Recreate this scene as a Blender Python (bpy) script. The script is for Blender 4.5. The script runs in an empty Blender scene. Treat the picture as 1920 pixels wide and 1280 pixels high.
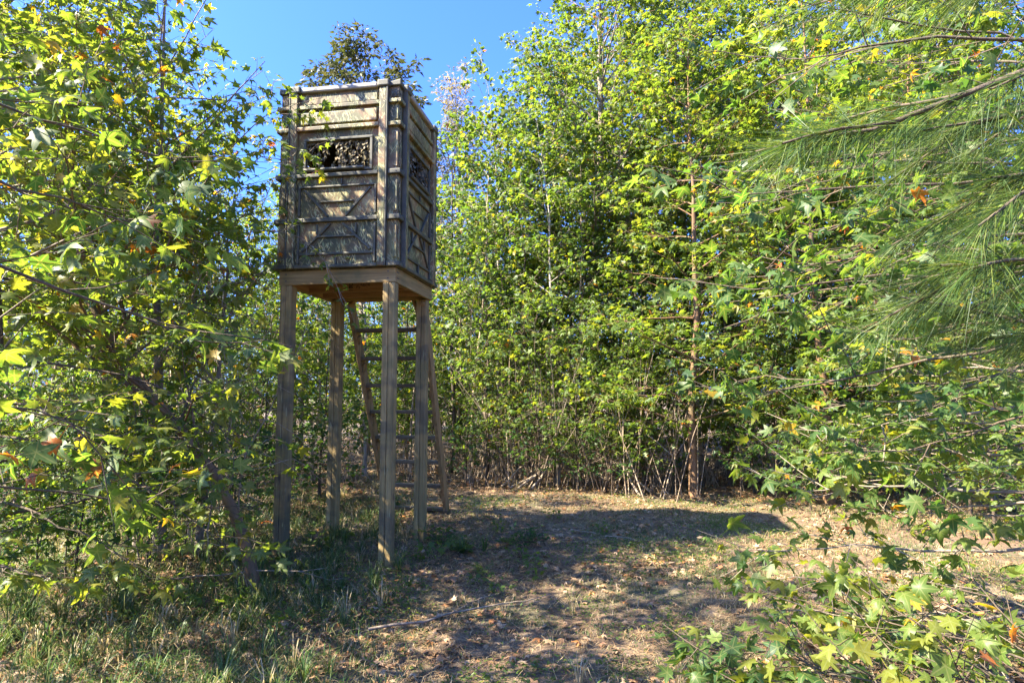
import bpy, bmesh, math, random
import numpy as np
from mathutils import Vector, Matrix, noise as mnoise

R = math.radians
SC = bpy.context.scene
COL = SC.collection

# ------------------------------------------------------------------ camera, sky, sun, exposure
cam_d = bpy.data.cameras.new('camera')
cam = bpy.data.objects.new('camera', cam_d); COL.objects.link(cam)
cam.location = (0, 0, 1.72)
cam.rotation_euler = (R(95.0), 0, 0)
cam_d.sensor_width = 36.0
cam_d.lens = 22.1
cam_d.clip_start = 0.05
cam_d.clip_end = 900
SC.camera = cam

SUN_DIR = Vector((-0.70, -0.215, 0.75)).normalized()      # towards the sun
SUN_EL = math.asin(SUN_DIR.z)
SUN_AZ = math.atan2(SUN_DIR.x, SUN_DIR.y)
world = bpy.data.worlds.new('World'); SC.world = world
world.use_nodes = True
wn = world.node_tree; wn.nodes.clear()
wo = wn.nodes.new('ShaderNodeOutputWorld'); wb = wn.nodes.new('ShaderNodeBackground')
sky = wn.nodes.new('ShaderNodeTexSky')
sky.sky_type = 'NISHITA'; sky.sun_disc = False
sky.sun_elevation = SUN_EL; sky.sun_rotation = SUN_AZ
sky.altitude = 0; sky.air_density = 1.0; sky.dust_density = 2.2; sky.ozone_density = 10.0
wb.inputs['Strength'].default_value = 0.112
tone = wn.nodes.new('ShaderNodeMix'); tone.data_type = 'RGBA'; tone.blend_type = 'MULTIPLY'; tone.inputs[0].default_value = 1.0
tone.inputs[7].default_value = (0.39, 0.53, 0.92, 1)          # clear autumn sky, deeper blue all over
wn.links.new(sky.outputs[0], tone.inputs[6]); wn.links.new(tone.outputs[2], wb.inputs[0]); wn.links.new(wb.outputs[0], wo.inputs[0])

sun_d = bpy.data.lights.new('sun', 'SUN'); sun_d.energy = 5.0; sun_d.angle = R(0.5); sun_d.color = (1.0, 0.91, 0.75)
sun = bpy.data.objects.new('sun', sun_d); COL.objects.link(sun)
sun.rotation_euler = SUN_DIR.to_track_quat('Z', 'Y').to_euler(); sun.location = (-14, -3, 14)

SC.view_settings.view_transform = 'Standard'; SC.view_settings.look = 'None'
SC.view_settings.gamma = 1.0; SC.view_settings.use_curve_mapping = False
SC.view_settings.exposure = 2.75
try:
    SC.cycles.max_bounces = 10; SC.cycles.transmission_bounces = 8; SC.cycles.diffuse_bounces = 5
    SC.cycles.use_denoising = True; SC.cycles.denoiser = 'OPENIMAGEDENOISE'; SC.cycles.denoising_input_passes = 'RGB_ALBEDO_NORMAL'; SC.cycles.denoising_prefilter = 'ACCURATE'
    SC.cycles.sample_clamp_indirect = 8.0
    SC.cycles.caustics_reflective = False; SC.cycles.caustics_refractive = False
except Exception:
    pass

# ------------------------------------------------------------------ object helpers
def link(o, parent=None):
    COL.objects.link(o)
    if parent is not None: o.parent = parent
    return o

def tag(o, label=None, cat=None, group=None, kind=None):
    if label: o['label'] = label
    if cat: o['category'] = cat
    if group: o['group'] = group
    if kind: o['kind'] = kind
    return o

def thing(name, label, cat, loc=(0, 0, 0), rz=0.0, group=None):
    o = bpy.data.objects.new(name, None); o.empty_display_size = 0.2
    o.location = loc; o.rotation_euler = (0, 0, rz)
    link(o)
    return tag(o, label, cat, group)

def part(name, mesh, parent, kind=None):
    o = link(bpy.data.objects.new(name, mesh), parent)
    if kind: o['kind'] = kind
    return o

def mesh_np(name, verts, loops, totals, mats, tint=None, smooth=True, mat_idx=None):
    m = bpy.data.meshes.new(name)
    nv = len(verts); nl = len(loops); nf = len(totals)
    m.vertices.add(nv); m.vertices.foreach_set('co', np.ascontiguousarray(verts, dtype=np.float32).ravel())
    m.loops.add(nl); m.loops.foreach_set('vertex_index', np.ascontiguousarray(loops, dtype=np.int32))
    m.polygons.add(nf)
    starts = np.concatenate([[0], np.cumsum(totals)[:-1]]).astype(np.int32)
    m.polygons.foreach_set('loop_start', starts)
    try: m.polygons.foreach_set('loop_total', np.asarray(totals, dtype=np.int32))
    except Exception: pass
    for mt in (mats if isinstance(mats, (list, tuple)) else [mats]): m.materials.append(mt)
    if mat_idx is not None: m.polygons.foreach_set('material_index', np.asarray(mat_idx, dtype=np.int32))
    m.polygons.foreach_set('use_smooth', np.full(nf, smooth, dtype=bool))
    if tint is not None:
        a = m.attributes.new('tint', 'FLOAT', 'POINT'); a.data.foreach_set('value', np.asarray(tint, dtype=np.float32))
    m.update(calc_edges=True)
    return m

# ------------------------------------------------------------------ materials
def new_mat(name):
    m = bpy.data.materials.new(name); m.use_nodes = True
    nt = m.node_tree; nt.nodes.clear()
    return m, nt, nt.nodes.new('ShaderNodeOutputMaterial')

def N(nt, t, **kw):
    n = nt.nodes.new(t)
    for k, v in kw.items():
        if k in n.inputs: n.inputs[k].default_value = v
        else: setattr(n, k, v)
    return n

def ramp(nt, stops, src, interp='LINEAR'):
    r = nt.nodes.new('ShaderNodeValToRGB'); r.color_ramp.interpolation = interp
    els = r.color_ramp.elements
    while len(els) < len(stops): els.new(0.5)
    for e, (p, c) in zip(els, stops):
        e.position = p; e.color = (*c, 1) if len(c) == 3 else c
    nt.links.new(src, r.inputs[0])
    return r.outputs[0]

def mixc(nt, fac, a, b, mode='MIX'):
    m = nt.nodes.new('ShaderNodeMix'); m.data_type = 'RGBA'; m.blend_type = mode
    for s, v in ((0, fac), (6, a), (7, b)):
        if hasattr(v, 'is_output'): nt.links.new(v, m.inputs[s])
        else: m.inputs[s].default_value = v if s == 0 else (*v, 1)
    return m.outputs[2]

def texco(nt, scale=(1, 1, 1), rot=(0, 0, 0), out='Object'):
    tc = nt.nodes.new('ShaderNodeTexCoord'); mp = nt.nodes.new('ShaderNodeMapping')
    mp.inputs['Scale'].default_value = scale; mp.inputs['Rotation'].default_value = rot
    nt.links.new(tc.outputs[out], mp.inputs[0])
    return mp.outputs[0]

def noise(nt, vec, scale, detail=3, rough=0.55):
    n = N(nt, 'ShaderNodeTexNoise', Scale=scale, Detail=detail, Roughness=rough)
    nt.links.new(vec, n.inputs['Vector'])
    return n.outputs['Fac']

def bump(nt, h, strength, dist=0.01):
    b = N(nt, 'ShaderNodeBump', Strength=strength, Distance=dist)
    nt.links.new(h, b.inputs['Height'])
    return b.outputs[0]

def leaf_material(name, stops, trans_gain=(2.6, 2.4, 0.9), trans=0.50, rough=0.48, spec=0.36, veins=False):
    m, nt, out = new_mat(name)
    at = N(nt, 'ShaderNodeAttribute', attribute_name='tint')
    base = ramp(nt, stops, at.outputs['Fac'])
    tc = texco(nt, out='Object')
    base = mixc(nt, 0.55, base, ramp(nt, [(0.3, (0.62, 0.66, 0.6)), (0.7, (1.0, 1.0, 1.0))], noise(nt, tc, 9.0, 2)), 'MULTIPLY')
    if veins:                                        # ribs along the five lobes, brown blemishes
        t2 = nt.nodes.new('ShaderNodeTexCoord'); sx = nt.nodes.new('ShaderNodeSeparateXYZ'); nt.links.new(t2.outputs['Object'], sx.inputs[0])
        def M(op, a, b=None):
            n = N(nt, 'ShaderNodeMath', operation=op)
            for i_, v in enumerate((a, b)):
                if v is None: continue
                if hasattr(v, 'is_output'): nt.links.new(v, n.inputs[i_])
                else: n.inputs[i_].default_value = v
            return n.outputs[0]
        yy = M('SUBTRACT', sx.outputs[1], 0.34); ang = M('ARCTAN2', sx.outputs[0], yy)
        rr = M('SQRT', M('ADD', M('MULTIPLY', yy, yy), M('MULTIPLY', sx.outputs[0], sx.outputs[0])))
        dv = M('MULTIPLY', M('PINGPONG', ang, R(31)), rr)
        base = mixc(nt, ramp(nt, [(0.010, (0.6,) * 3), (0.022, (0, 0, 0))], dv), base, (0.20, 0.21, 0.07))
        oi = nt.nodes.new('ShaderNodeObjectInfo'); ofs = N(nt, 'ShaderNodeVectorMath', operation='ADD'); nt.links.new(t2.outputs['Object'], ofs.inputs[0]); nt.links.new(oi.outputs['Location'], ofs.inputs[1])
        sp_ = noise(nt, ofs.outputs[0], 5.0, 3, 0.6)
        base = mixc(nt, ramp(nt, [(0.68, (0, 0, 0)), (0.73, (0.85,) * 3)], sp_), base, (0.10, 0.055, 0.025))
    p = N(nt, 'ShaderNodeBsdfPrincipled', Roughness=rough)
    p.inputs['Specular IOR Level'].default_value = spec
    nt.links.new(base, p.inputs['Base Color'])
    t = N(nt, 'ShaderNodeBsdfTranslucent')
    nt.links.new(mixc(nt, 1.0, base, trans_gain, 'MULTIPLY'), t.inputs['Color'])
    mx = N(nt, 'ShaderNodeMixShader'); mx.inputs[0].default_value = trans
    nt.links.new(p.outputs[0], mx.inputs[1]); nt.links.new(t.outputs[0], mx.inputs[2])
    nt.links.new(mx.outputs[0], out.inputs[0])
    return m

GUM = [(0.0, (0.034, 0.085, 0.024)), (0.35, (0.070, 0.122, 0.026)), (0.7, (0.115, 0.160, 0.028)),
       (0.88, (0.195, 0.195, 0.026)), (0.94, (0.36, 0.24, 0.02)), (0.975, (0.42, 0.12, 0.02)), (1.0, (0.20, 0.075, 0.03))]
DARK = [(0.0, (0.030, 0.075, 0.025)), (0.5, (0.045, 0.098, 0.024)), (0.9, (0.075, 0.125, 0.02)), (1.0, (0.22, 0.16, 0.03))]
PALE = [(0.0, (0.15, 0.155, 0.07)), (0.5, (0.25, 0.225, 0.11)), (1.0, (0.34, 0.27, 0.14))]
OAK = [(0.0, (0.055, 0.078, 0.022)), (0.6, (0.09, 0.105, 0.032)), (1.0, (0.15, 0.13, 0.045))]
FALL = [(0.0, (0.18, 0.10, 0.05)), (0.4, (0.28, 0.165, 0.085)), (0.7, (0.40, 0.29, 0.18)), (0.9, (0.42, 0.17, 0.045)), (1.0, (0.15, 0.08, 0.05))]
GRASS = [(0.0, (0.035, 0.085, 0.018)), (0.35, (0.075, 0.135, 0.028)), (0.6, (0.17, 0.17, 0.06)), (0.8, (0.36, 0.28, 0.15)), (1.0, (0.50, 0.40, 0.25))]
STRAW = [(0.0, (0.17, 0.095, 0.047)), (0.5, (0.28, 0.17, 0.08)), (1.0, (0.43, 0.31, 0.165))]
NEEDLE = [(0.0, (0.030, 0.068, 0.014)), (0.6, (0.062, 0.112, 0.018)), (1.0, (0.15, 0.175, 0.035))]
M_GUM = leaf_material('sweetgum leaf', GUM)
M_GUMV = leaf_material('veined sweetgum leaf', GUM, veins=True)
M_FALLV = leaf_material('veined dead leaf', FALL, (1.2, 1.0, 0.8), 0.15, 0.6, 0.3, veins=True)
M_DARK = leaf_material('dark green leaf', DARK)
M_PALE = leaf_material('pale sparse leaf', PALE, (1.4, 1.3, 1.0))
M_OAK = leaf_material('dull oak leaf', OAK, (1.5, 1.4, 0.9), 0.3)
M_FALL = leaf_material('dead leaf', FALL, (1.2, 1.0, 0.8), 0.15, 0.6, 0.3)
M_GRASS = leaf_material('grass blade', GRASS, (1.5, 1.4, 0.9), 0.3, 0.5, 0.35)
M_STRAW = leaf_material('pine straw', STRAW, (1.1, 1.0, 0.9), 0.1, 0.6, 0.3)
M_NEEDLE = leaf_material('pine needle', NEEDLE, (1.8, 1.7, 0.9), 0.35, 0.5, 0.35)

def bark_material(name, a, b, sc=14, green=0.25):
    m, nt, out = new_mat(name)
    v = texco(nt, (1, 1, 0.25))
    n1 = noise(nt, v, sc, 5, 0.65); n2 = noise(nt, texco(nt), 2.3, 3)
    c = ramp(nt, [(0.3, a), (0.68, b)], n1)
    c = mixc(nt, ramp(nt, [(0.48, (0, 0, 0)), (0.7, (green,) * 3)], n2), c, (0.10, 0.13, 0.05))
    p = N(nt, 'ShaderNodeBsdfPrincipled', Roughness=0.85)
    nt.links.new(c, p.inputs['Base Color']); nt.links.new(bump(nt, n1, 0.8, 0.02), p.inputs['Normal'])
    nt.links.new(p.outputs[0], out.inputs[0])
    return m
M_BARK = bark_material('grey brown bark', (0.095, 0.07, 0.048), (0.30, 0.235, 0.165))
M_BARKO = bark_material('orange brown bark', (0.07, 0.038, 0.018), (0.23, 0.125, 0.055), 12, 0.35)
M_PALEBARK = bark_material('pale bark', (0.20, 0.17, 0.13), (0.46, 0.40, 0.32), 12, 0.12)
M_DEAD = bark_material('dead twig bark', (0.18, 0.125, 0.08), (0.48, 0.37, 0.25), 20, 0.05)
M_TWIG = bark_material('dark twig bark', (0.035, 0.025, 0.016), (0.115, 0.078, 0.046), 20, 0.2)

def wood_material(name, a, b, grain_axis, algae=0.5, paint=0.0):
    m, nt, out = new_mat(name)
    s = [26, 26, 26]; s[grain_axis] = 1.1
    g = noise(nt, texco(nt, tuple(s)), 1.0, 5, 0.6)
    s2 = [70, 70, 70]; s2[grain_axis] = 2.5
    g2 = noise(nt, texco(nt, tuple(s2)), 1.0, 3, 0.6)
    blot = noise(nt, texco(nt), 3.1, 4, 0.6)
    oi = nt.nodes.new('ShaderNodeObjectInfo')
    c = ramp(nt, [(0.25, tuple(x * 0.55 for x in a)), (0.5, a), (0.75, b)], g)
    c = mixc(nt, 0.45, c, ramp(nt, [(0.3, (0.5, 0.48, 0.45)), (0.55, (1, 1, 1))], g2), 'MULTIPLY')
    c = mixc(nt, ramp(nt, [(0.45, (0, 0, 0)), (0.65, (algae,) * 3)], blot), c, (0.085, 0.095, 0.035))
    # knots
    vs = [5.0, 5.0, 5.0]; vs[grain_axis] = 2.2
    vo = N(nt, 'ShaderNodeTexVoronoi', Scale=1.0); nt.links.new(texco(nt, tuple(vs)), vo.inputs['Vector'])
    c = mixc(nt, ramp(nt, [(0.06, (0.75,) * 3), (0.13, (0, 0, 0))], vo.outputs['Distance']), c, (0.055, 0.035, 0.02))
    if paint > 0:                               # sprayed camouflage bands
        pn = noise(nt, texco(nt, (1.2, 1.2, 2.0)), 2.2, 3, 0.5)
        c = mixc(nt, ramp(nt, [(0.5, (0, 0, 0)), (0.62, (paint,) * 3)], pn), c, (0.060, 0.055, 0.042))
        st = noise(nt, texco(nt, (60, 60, 5), (0, R(24), R(10))), 1.0, 2)
        pm = noise(nt, texco(nt), 4.3, 2)
        mm = N(nt, 'ShaderNodeMath', operation='MULTIPLY')
        nt.links.new(ramp(nt, [(0.60, (0, 0, 0)), (0.66, (0.8,) * 3)], st), mm.inputs[0])
        nt.links.new(ramp(nt, [(0.52, (0, 0, 0)), (0.6, (1, 1, 1))], pm), mm.inputs[1])
        c = mixc(nt, mm.outputs[0], c, (0.34, 0.31, 0.16))
    p = N(nt, 'ShaderNodeBsdfPrincipled', Roughness=0.8)
    nt.links.new(c, p.inputs['Base Color']); nt.links.new(bump(nt, g2, 0.5, 0.004), p.inputs['Normal'])
    nt.links.new(p.outputs[0], out.inputs[0])
    return m
M_POST = wood_material('weathered post wood', (0.32, 0.215, 0.078), (0.48, 0.34, 0.14), 2, 0.5, 0.55)
M_RIM = wood_material('weathered rim board', (0.33, 0.215, 0.078), (0.46, 0.315, 0.125), 0, 0.5)
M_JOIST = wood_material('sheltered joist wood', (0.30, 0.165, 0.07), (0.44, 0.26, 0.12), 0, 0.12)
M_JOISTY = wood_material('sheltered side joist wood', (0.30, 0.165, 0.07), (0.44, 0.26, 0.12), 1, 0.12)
M_RIMY = wood_material('weathered side board', (0.33, 0.22, 0.078), (0.46, 0.32, 0.125), 1, 0.5)
M_LADDER = wood_material('ladder wood', (0.31, 0.19, 0.075), (0.44, 0.285, 0.125), 2, 0.3)
M_RUNG = wood_material('rung wood', (0.15, 0.105, 0.06), (0.26, 0.19, 0.11), 0, 0.25)

def camo_material():
    m, nt, out = new_mat('camouflage plastic')
    tc = nt.nodes.new('ShaderNodeTexCoord')
    sep = nt.nodes.new('ShaderNodeSeparateXYZ'); nt.links.new(tc.outputs['Object'], sep.inputs[0])
    ad = N(nt, 'ShaderNodeMath', operation='ADD'); nt.links.new(sep.outputs[0], ad.inputs[0]); nt.links.new(sep.outputs[1], ad.inputs[1])
    com = nt.nodes.new('ShaderNodeCombineXYZ'); nt.links.new(ad.outputs[0], com.inputs[0]); nt.links.new(sep.outputs[2], com.inputs[1])
    n1 = noise(nt, com.outputs[0], 3.2, 3, 0.5)
    c = ramp(nt, [(0.30, (0.08, 0.08, 0.034)), (0.44, (0.165, 0.145, 0.052)), (0.54, (0.20, 0.105, 0.046)), (0.64, (0.36, 0.26, 0.115)), (0.75, (0.15, 0.14, 0.055))], n1)
    n1b = noise(nt, com.outputs[0], 2.0, 2, 0.5)
    c = mixc(nt, ramp(nt, [(0.42, (0, 0, 0)), (0.56, (0.75,) * 3)], n1b), c, (0.040, 0.046, 0.024))
    msk = noise(nt, com.outputs[0], 7.0, 2, 0.5)
    for ang, col, k, lo in ((22, (0.50, 0.42, 0.17), 1.0, 0.615), (-28, (0.44, 0.39, 0.16), 1.0, 0.62), (6, (0.30, 0.34, 0.16), 0.9, 0.62), (48, (0.42, 0.36, 0.22), 0.9, 0.64)):
        mp = nt.nodes.new('ShaderNodeMapping'); mp.vector_type = 'TEXTURE'
        mp.inputs['Rotation'].default_value = (0, 0, R(ang)); mp.inputs['Scale'].default_value = (1 / 75.0, 1 / 8.0, 1)
        mp.inputs['Location'].default_value = (ang * 0.37, ang * 0.11, 0)
        nt.links.new(com.outputs[0], mp.inputs[0])
        s = noise(nt, mp.outputs[0], 1.0, 1, 0.4)
        mm = N(nt, 'ShaderNodeMath', operation='MULTIPLY')
        nt.links.new(ramp(nt, [(lo, (0, 0, 0)), (lo + 0.05, (k,) * 3)], s), mm.inputs[0])
        nt.links.new(ramp(nt, [(0.40, (0.08,) * 3), (0.52, (1, 1, 1))], msk), mm.inputs[1])
        c = mixc(nt, mm.outputs[0], c, col)
    n3 = noise(nt, com.outputs[0], 60, 3)
    p = N(nt, 'ShaderNodeBsdfPrincipled', Roughness=0.55)
    p.inputs['Specular IOR Level'].default_value = 0.4
    nt.links.new(c, p.inputs['Base Color']); nt.links.new(bump(nt, n3, 0.15, 0.004), p.inputs['Normal'])
    nt.links.new(p.outputs[0], out.inputs[0])
    return m
M_CAMO = camo_material()

def plain_material(name, a, b, sc=12, rough=0.6):
    m, nt, out = new_mat(name)
    n1 = noise(nt, texco(nt), sc, 4)
    p = N(nt, 'ShaderNodeBsdfPrincipled', Roughness=rough)
    nt.links.new(ramp(nt, [(0.3, a), (0.7, b)], n1), p.inputs['Base Color'])
    nt.links.new(bump(nt, n1, 0.2, 0.004), p.inputs['Normal'])
    nt.links.new(p.outputs[0], out.inputs[0])
    return m
M_RIB = plain_material('dark olive flange', (0.040, 0.042, 0.03), (0.11, 0.10, 0.06), 7)  # also carries the painted shade of the lower ribs and ledges
M_CAP = plain_material('faded roof edge plastic', (0.20, 0.18, 0.14), (0.36, 0.32, 0.26), 6)
M_BLACK = plain_material('black interior plastic', (0.012, 0.012, 0.012), (0.025, 0.025, 0.025))
M_NET = leaf_material('camouflage netting', [(0.0, (0.03, 0.032, 0.018)), (0.5, (0.13, 0.105, 0.055)), (0.85, (0.26, 0.20, 0.11)), (1.0, (0.42, 0.34, 0.21))], (1, 1, 1), 0.1, 0.7, 0.2)
M_BOLT = plain_material('dark bolt steel', (0.03, 0.03, 0.03), (0.09, 0.08, 0.07), 40, 0.45)
M_STAMP = plain_material('black stamp ink', (0.02, 0.015, 0.012), (0.04, 0.03, 0.02), 60, 0.8)

def ground_material():
    m, nt, out = new_mat('forest soil')
    v = texco(nt)
    big = noise(nt, v, 0.55, 4, 0.6); mid = noise(nt, v, 4.5, 5, 0.65); fine = noise(nt, v, 38, 4, 0.7)
    c = ramp(nt, [(0.32, (0.065, 0.045, 0.027)), (0.5, (0.125, 0.088, 0.052)), (0.66, (0.205, 0.16, 0.105))], mid)
    c = mixc(nt, ramp(nt, [(0.45, (0, 0, 0)), (0.62, (0.7,) * 3)], big), c, (0.16, 0.092, 0.048))
    c = mixc(nt, ramp(nt, [(0.5, (0, 0, 0)), (0.66, (0.55,) * 3)], noise(nt, texco(nt, (1, 1, 1), (0, 0, 1.1)), 0.9, 5, 0.65)), c, (0.10, 0.115, 0.045))
    c = mixc(nt, 0.7, c, ramp(nt, [(0.3, (0.45, 0.42, 0.4)), (0.62, (1.1, 1.05, 1.0))], fine), 'MULTIPLY')
    p = N(nt, 'ShaderNodeBsdfPrincipled', Roughness=0.95)
    ad = N(nt, 'ShaderNodeMath', operation='ADD'); nt.links.new(mid, ad.inputs[0]); nt.links.new(fine, ad.inputs[1])
    nt.links.new(c, p.inputs['Base Color']); nt.links.new(bump(nt, ad.outputs[0], 0.9, 0.03), p.inputs['Normal'])
    nt.links.new(p.outputs[0], out.inputs[0])
    return m
M_SOIL = ground_material()

# ------------------------------------------------------------------ ground
def gz(x, y):
    x = np.asarray(x, float); y = np.asarray(y, float)
    z = 0.035 * np.sin(x * 0.9 + 1.3) * np.cos(y * 0.7) + 0.02 * np.sin(x * 2.3 + y * 1.7) + 0.012 * np.sin(x * 5.1 - y * 4.3)
    z = z - 0.09 * np.exp(-((x + 1.4) / 1.6) ** 2 - ((y - 6.6) / 1.8) ** 2)
    z = z + 0.25 * np.clip((y - 14) / 30.0, 0, 2)
    return z

def make_ground():
    def axis(lo, hi, flo, fhi, fine):
        a = list(np.arange(flo, fhi, fine)); s = fine; x = fhi
        while x < hi: a.append(x); s *= 1.35; x += s
        a.append(hi); x = flo; s = fine; b = []
        while x > lo: x -= s; b.append(max(x, lo)); s *= 1.35
        return np.array(b[::-1] + a)
    xs = axis(-320, 320, -8, 8, 0.14); ys = axis(-150, 420, 1.0, 15, 0.14)
    X, Y = np.meshgrid(xs, ys, indexing='xy'); Z = gz(X, Y)
    rs = np.random.default_rng(5)
    near = (np.abs(X) < 8) & (Y > 1) & (Y < 15)
    Z = Z + near * rs.normal(0, 0.008, Z.shape)
    V = np.stack([X, Y, Z], -1).reshape(-1, 3)
    nx, ny = len(xs), len(ys)
    i = (np.arange(ny - 1)[:, None] * nx + np.arange(nx - 1)[None]).ravel()
    L = np.stack([i, i + 1, i + 1 + nx, i + nx], 1).ravel()
    me = mesh_np('ground', V, L, np.full(len(i), 4), M_SOIL)
    return tag(link(bpy.data.objects.new('ground', me)), 'sandy brown forest clearing floor between the trees', None, None, 'structure')
ground = make_ground()

# ------------------------------------------------------------------ boxes and bars
class MB:
    def __init__(s): s.v = []; s.f = []
    def _add(s, v, f):
        o = len(s.v); s.v += [tuple(p) for p in v]; s.f += [[i + o for i in q] for q in f]; return s
    def box(s, x0, x1, y0, y1, z0, z1):
        v = [(x, y, z) for z in (z0, z1) for y in (y0, y1) for x in (x0, x1)]
        return s._add(v, [(0, 2, 3, 1), (4, 5, 7, 6), (0, 1, 5, 4), (2, 6, 7, 3), (0, 4, 6, 2), (1, 3, 7, 5)])
    def bar(s, a, b, w, h, up=(0, 1, 0)):
        a = Vector(a); b = Vector(b); d = (b - a).normalized(); u = Vector(up); sd = d.cross(u).normalized(); u = sd.cross(d).normalized()
        v = [p + sd * (i * w / 2) + u * (j * h / 2) for p in (a, b) for j in (-1, 1) for i in (-1, 1)]
        return s._add(v, [(0, 1, 3, 2), (4, 6, 7, 5), (0, 4, 5, 1), (2, 3, 7, 6), (0, 2, 6, 4), (1, 5, 7, 3)])
    def cyl(s, a, b, r, n=10):
        a = Vector(a); b = Vector(b); d = (b - a).normalized(); q = d.to_track_quat('Z', 'Y')
        ring = [q @ Vector((r * math.cos(2 * math.pi * k / n), r * math.sin(2 * math.pi * k / n), 0)) for k in range(n)]
        v = [a + p for p in ring] + [b + p for p in ring]
        f = [(k, (k + 1) % n, n + (k + 1) % n, n + k) for k in range(n)] + [tuple(range(n))[::-1], tuple(range(n, 2 * n))]
        return s._add(v, f)
    def mesh(s, name, mat):
        m = bpy.data.meshes.new(name); m.from_pydata(s.v, [], s.f); m.materials.append(mat)
        bm = bmesh.new(); bm.from_mesh(m); bmesh.ops.recalc_face_normals(bm, faces=bm.faces[:]); bm.to_mesh(m); bm.free()
        return m
    def build(s, name, mat, parent, bevel=0.006, seg=2):
        o = part(name, s.mesh(name, mat), parent)
        if bevel:
            b = o.modifiers.new('bevel', 'BEVEL'); b.width = bevel; b.segments = seg; b.limit_method = 'ANGLE'
        return o

# ------------------------------------------------------------------ wooden tower, ladder, hunting blind
SX, SY, SROT = -1.83, 7.54, R(-9.58)
PW = 0.684; ZT = 3.17; FAS = 0.162; G0 = float(gz(SX, SY))
tower = thing('wooden_tower', 'tall weathered timber tower on four square posts holding up the camouflage box', 'tower', (SX, SY, G0), SROT)
PO = 0.067
for (px, py, ex, ey) in ((-0.60, -0.615, 0.0, 0.0), (0.612, -0.625, 0.0, 0.0), (0.585, 0.612, 0.0, 0.0), (-0.575, 0.60, 0, 0)):
    mb = MB().box(px - PO, px - 0.002, py - PO, py + PO, -0.35, ZT - FAS - 0.002)
    mb.box(px + 0.001, px + PO, py - PO + 0.003, py + PO - 0.003, -0.35, ZT - FAS - 0.004)
    mb.build('post', M_POST, tower, 0.007)
zb = ZT - FAS
MB().box(-PW, PW, -PW, -PW + 0.038, zb, ZT).build('rim_board', M_RIM, tower)
MB().box(-PW, PW, PW - 0.038, PW, zb, ZT).build('rim_board', M_RIM, tower)
MB().box(PW - 0.038, PW, -PW + 0.0405, PW - 0.0405, zb, ZT).build('rim_board', M_RIMY, tower)
MB().box(-PW, -PW + 0.038, -PW + 0.0405, PW - 0.0405, zb, ZT).build('rim_board', M_RIMY, tower)
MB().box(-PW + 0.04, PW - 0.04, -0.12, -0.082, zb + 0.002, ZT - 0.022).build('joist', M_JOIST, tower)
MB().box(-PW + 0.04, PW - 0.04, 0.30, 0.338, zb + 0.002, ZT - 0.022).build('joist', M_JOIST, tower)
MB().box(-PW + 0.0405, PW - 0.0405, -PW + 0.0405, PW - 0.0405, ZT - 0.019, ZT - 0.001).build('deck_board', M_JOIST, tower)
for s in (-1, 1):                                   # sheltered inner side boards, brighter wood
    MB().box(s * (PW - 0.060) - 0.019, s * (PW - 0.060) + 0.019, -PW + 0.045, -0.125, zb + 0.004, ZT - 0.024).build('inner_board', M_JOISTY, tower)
kb = MB().bar((0.45, 0.655, zb - 0.002), (0.60, 0.655, zb - 0.42), 0.036, 0.085, (0, 1, 0)); kb.build('knee_brace', M_JOIST, tower)
for s in (-1, 1):
    for zz in (zb + 0.045, zb + 0.12): MB().cyl((s * 0.60, -PW - 0.004, zz), (s * 0.60, -PW + 0.002, zz), 0.008, 8).build('bolt', M_BOLT, tower, 0)
for yy in (-0.62, -0.58, 0.60):
    for zz in (zb + 0.05, zb + 0.115): MB().cyl((PW - 0.002, yy, zz), (PW + 0.004, yy, zz), 0.009, 8).build('bolt', M_BOLT, tower, 0)
# printed lumber grade stamp on the joist
st = MB()
yj = -0.1225
for (x0, x1, z0, z1) in ((-0.10, -0.055, 0.106, 0.116), (-0.10, -0.085, 0.085, 0.106), (-0.068, -0.052, 0.085, 0.104), (-0.10, -0.06, 0.066, 0.077), (-0.098, -0.082, 0.044, 0.066), (-0.072, -0.055, 0.046, 0.062), (-0.10, -0.05, 0.018, 0.026)):
    st.box(x0, x1, yj, yj + 0.002, zb + z0, zb + z1)
rs = random.Random(3)
for k in range(16):
    x = -0.01 + 0.011 * k; z = zb + 0.03 + rs.random() * 0.05
    st.box(x, x + 0.0045, yj, yj + 0.002, z, z + 0.02 + rs.random() * 0.02)
st.build('lumber_stamp', M_STAMP, tower, 0)

# ladder: leans from the back of the tower to the ground behind it
c, s_ = math.cos(SROT), math.sin(SROT)
lad = thing('wooden_ladder', 'homemade wooden ladder of flat rungs sloping down behind the tower posts', 'ladder', (SX, SY, G0), SROT)
LT = Vector((0.104, 0.60, 3.0)); LB = Vector((0.045, 2.22, -0.1)); LH = 0.50; LHB = 0.455
ldir = (LB - LT).normalized(); lnorm = Vector((0, -ldir.z, ldir.y)).normalized()
for sd in (-1, 1):
    MB().bar(LT + Vector((sd * LH, 0, 0)), LB + Vector((sd * LHB, 0, 0)), 0.05, 0.17, lnorm).build('side_rail', M_LADDER, lad)
for k in range(8):
    z = 0.10 + 0.363 * k; t = (z - LB.z) / (LT.z - LB.z); p = LB.lerp(LT, t); lh = LHB + (LH - LHB) * t
    MB().box(p.x - lh + 0.0275, p.x + lh - 0.0275, p.y - 0.07, p.y + 0.07, z - 0.024, z + 0.024).build('rung', M_RUNG, lad, 0.005)
    for sd in (-1, 1):
        q = p + Vector((sd * (lh - 0.042), 0, -0.042)); e = ldir * 0.14
        MB().bar(q + ldir * 0.03, q + e, 0.03, 0.09, lnorm).build('cleat', M_LADDER, lad, 0.003)

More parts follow.
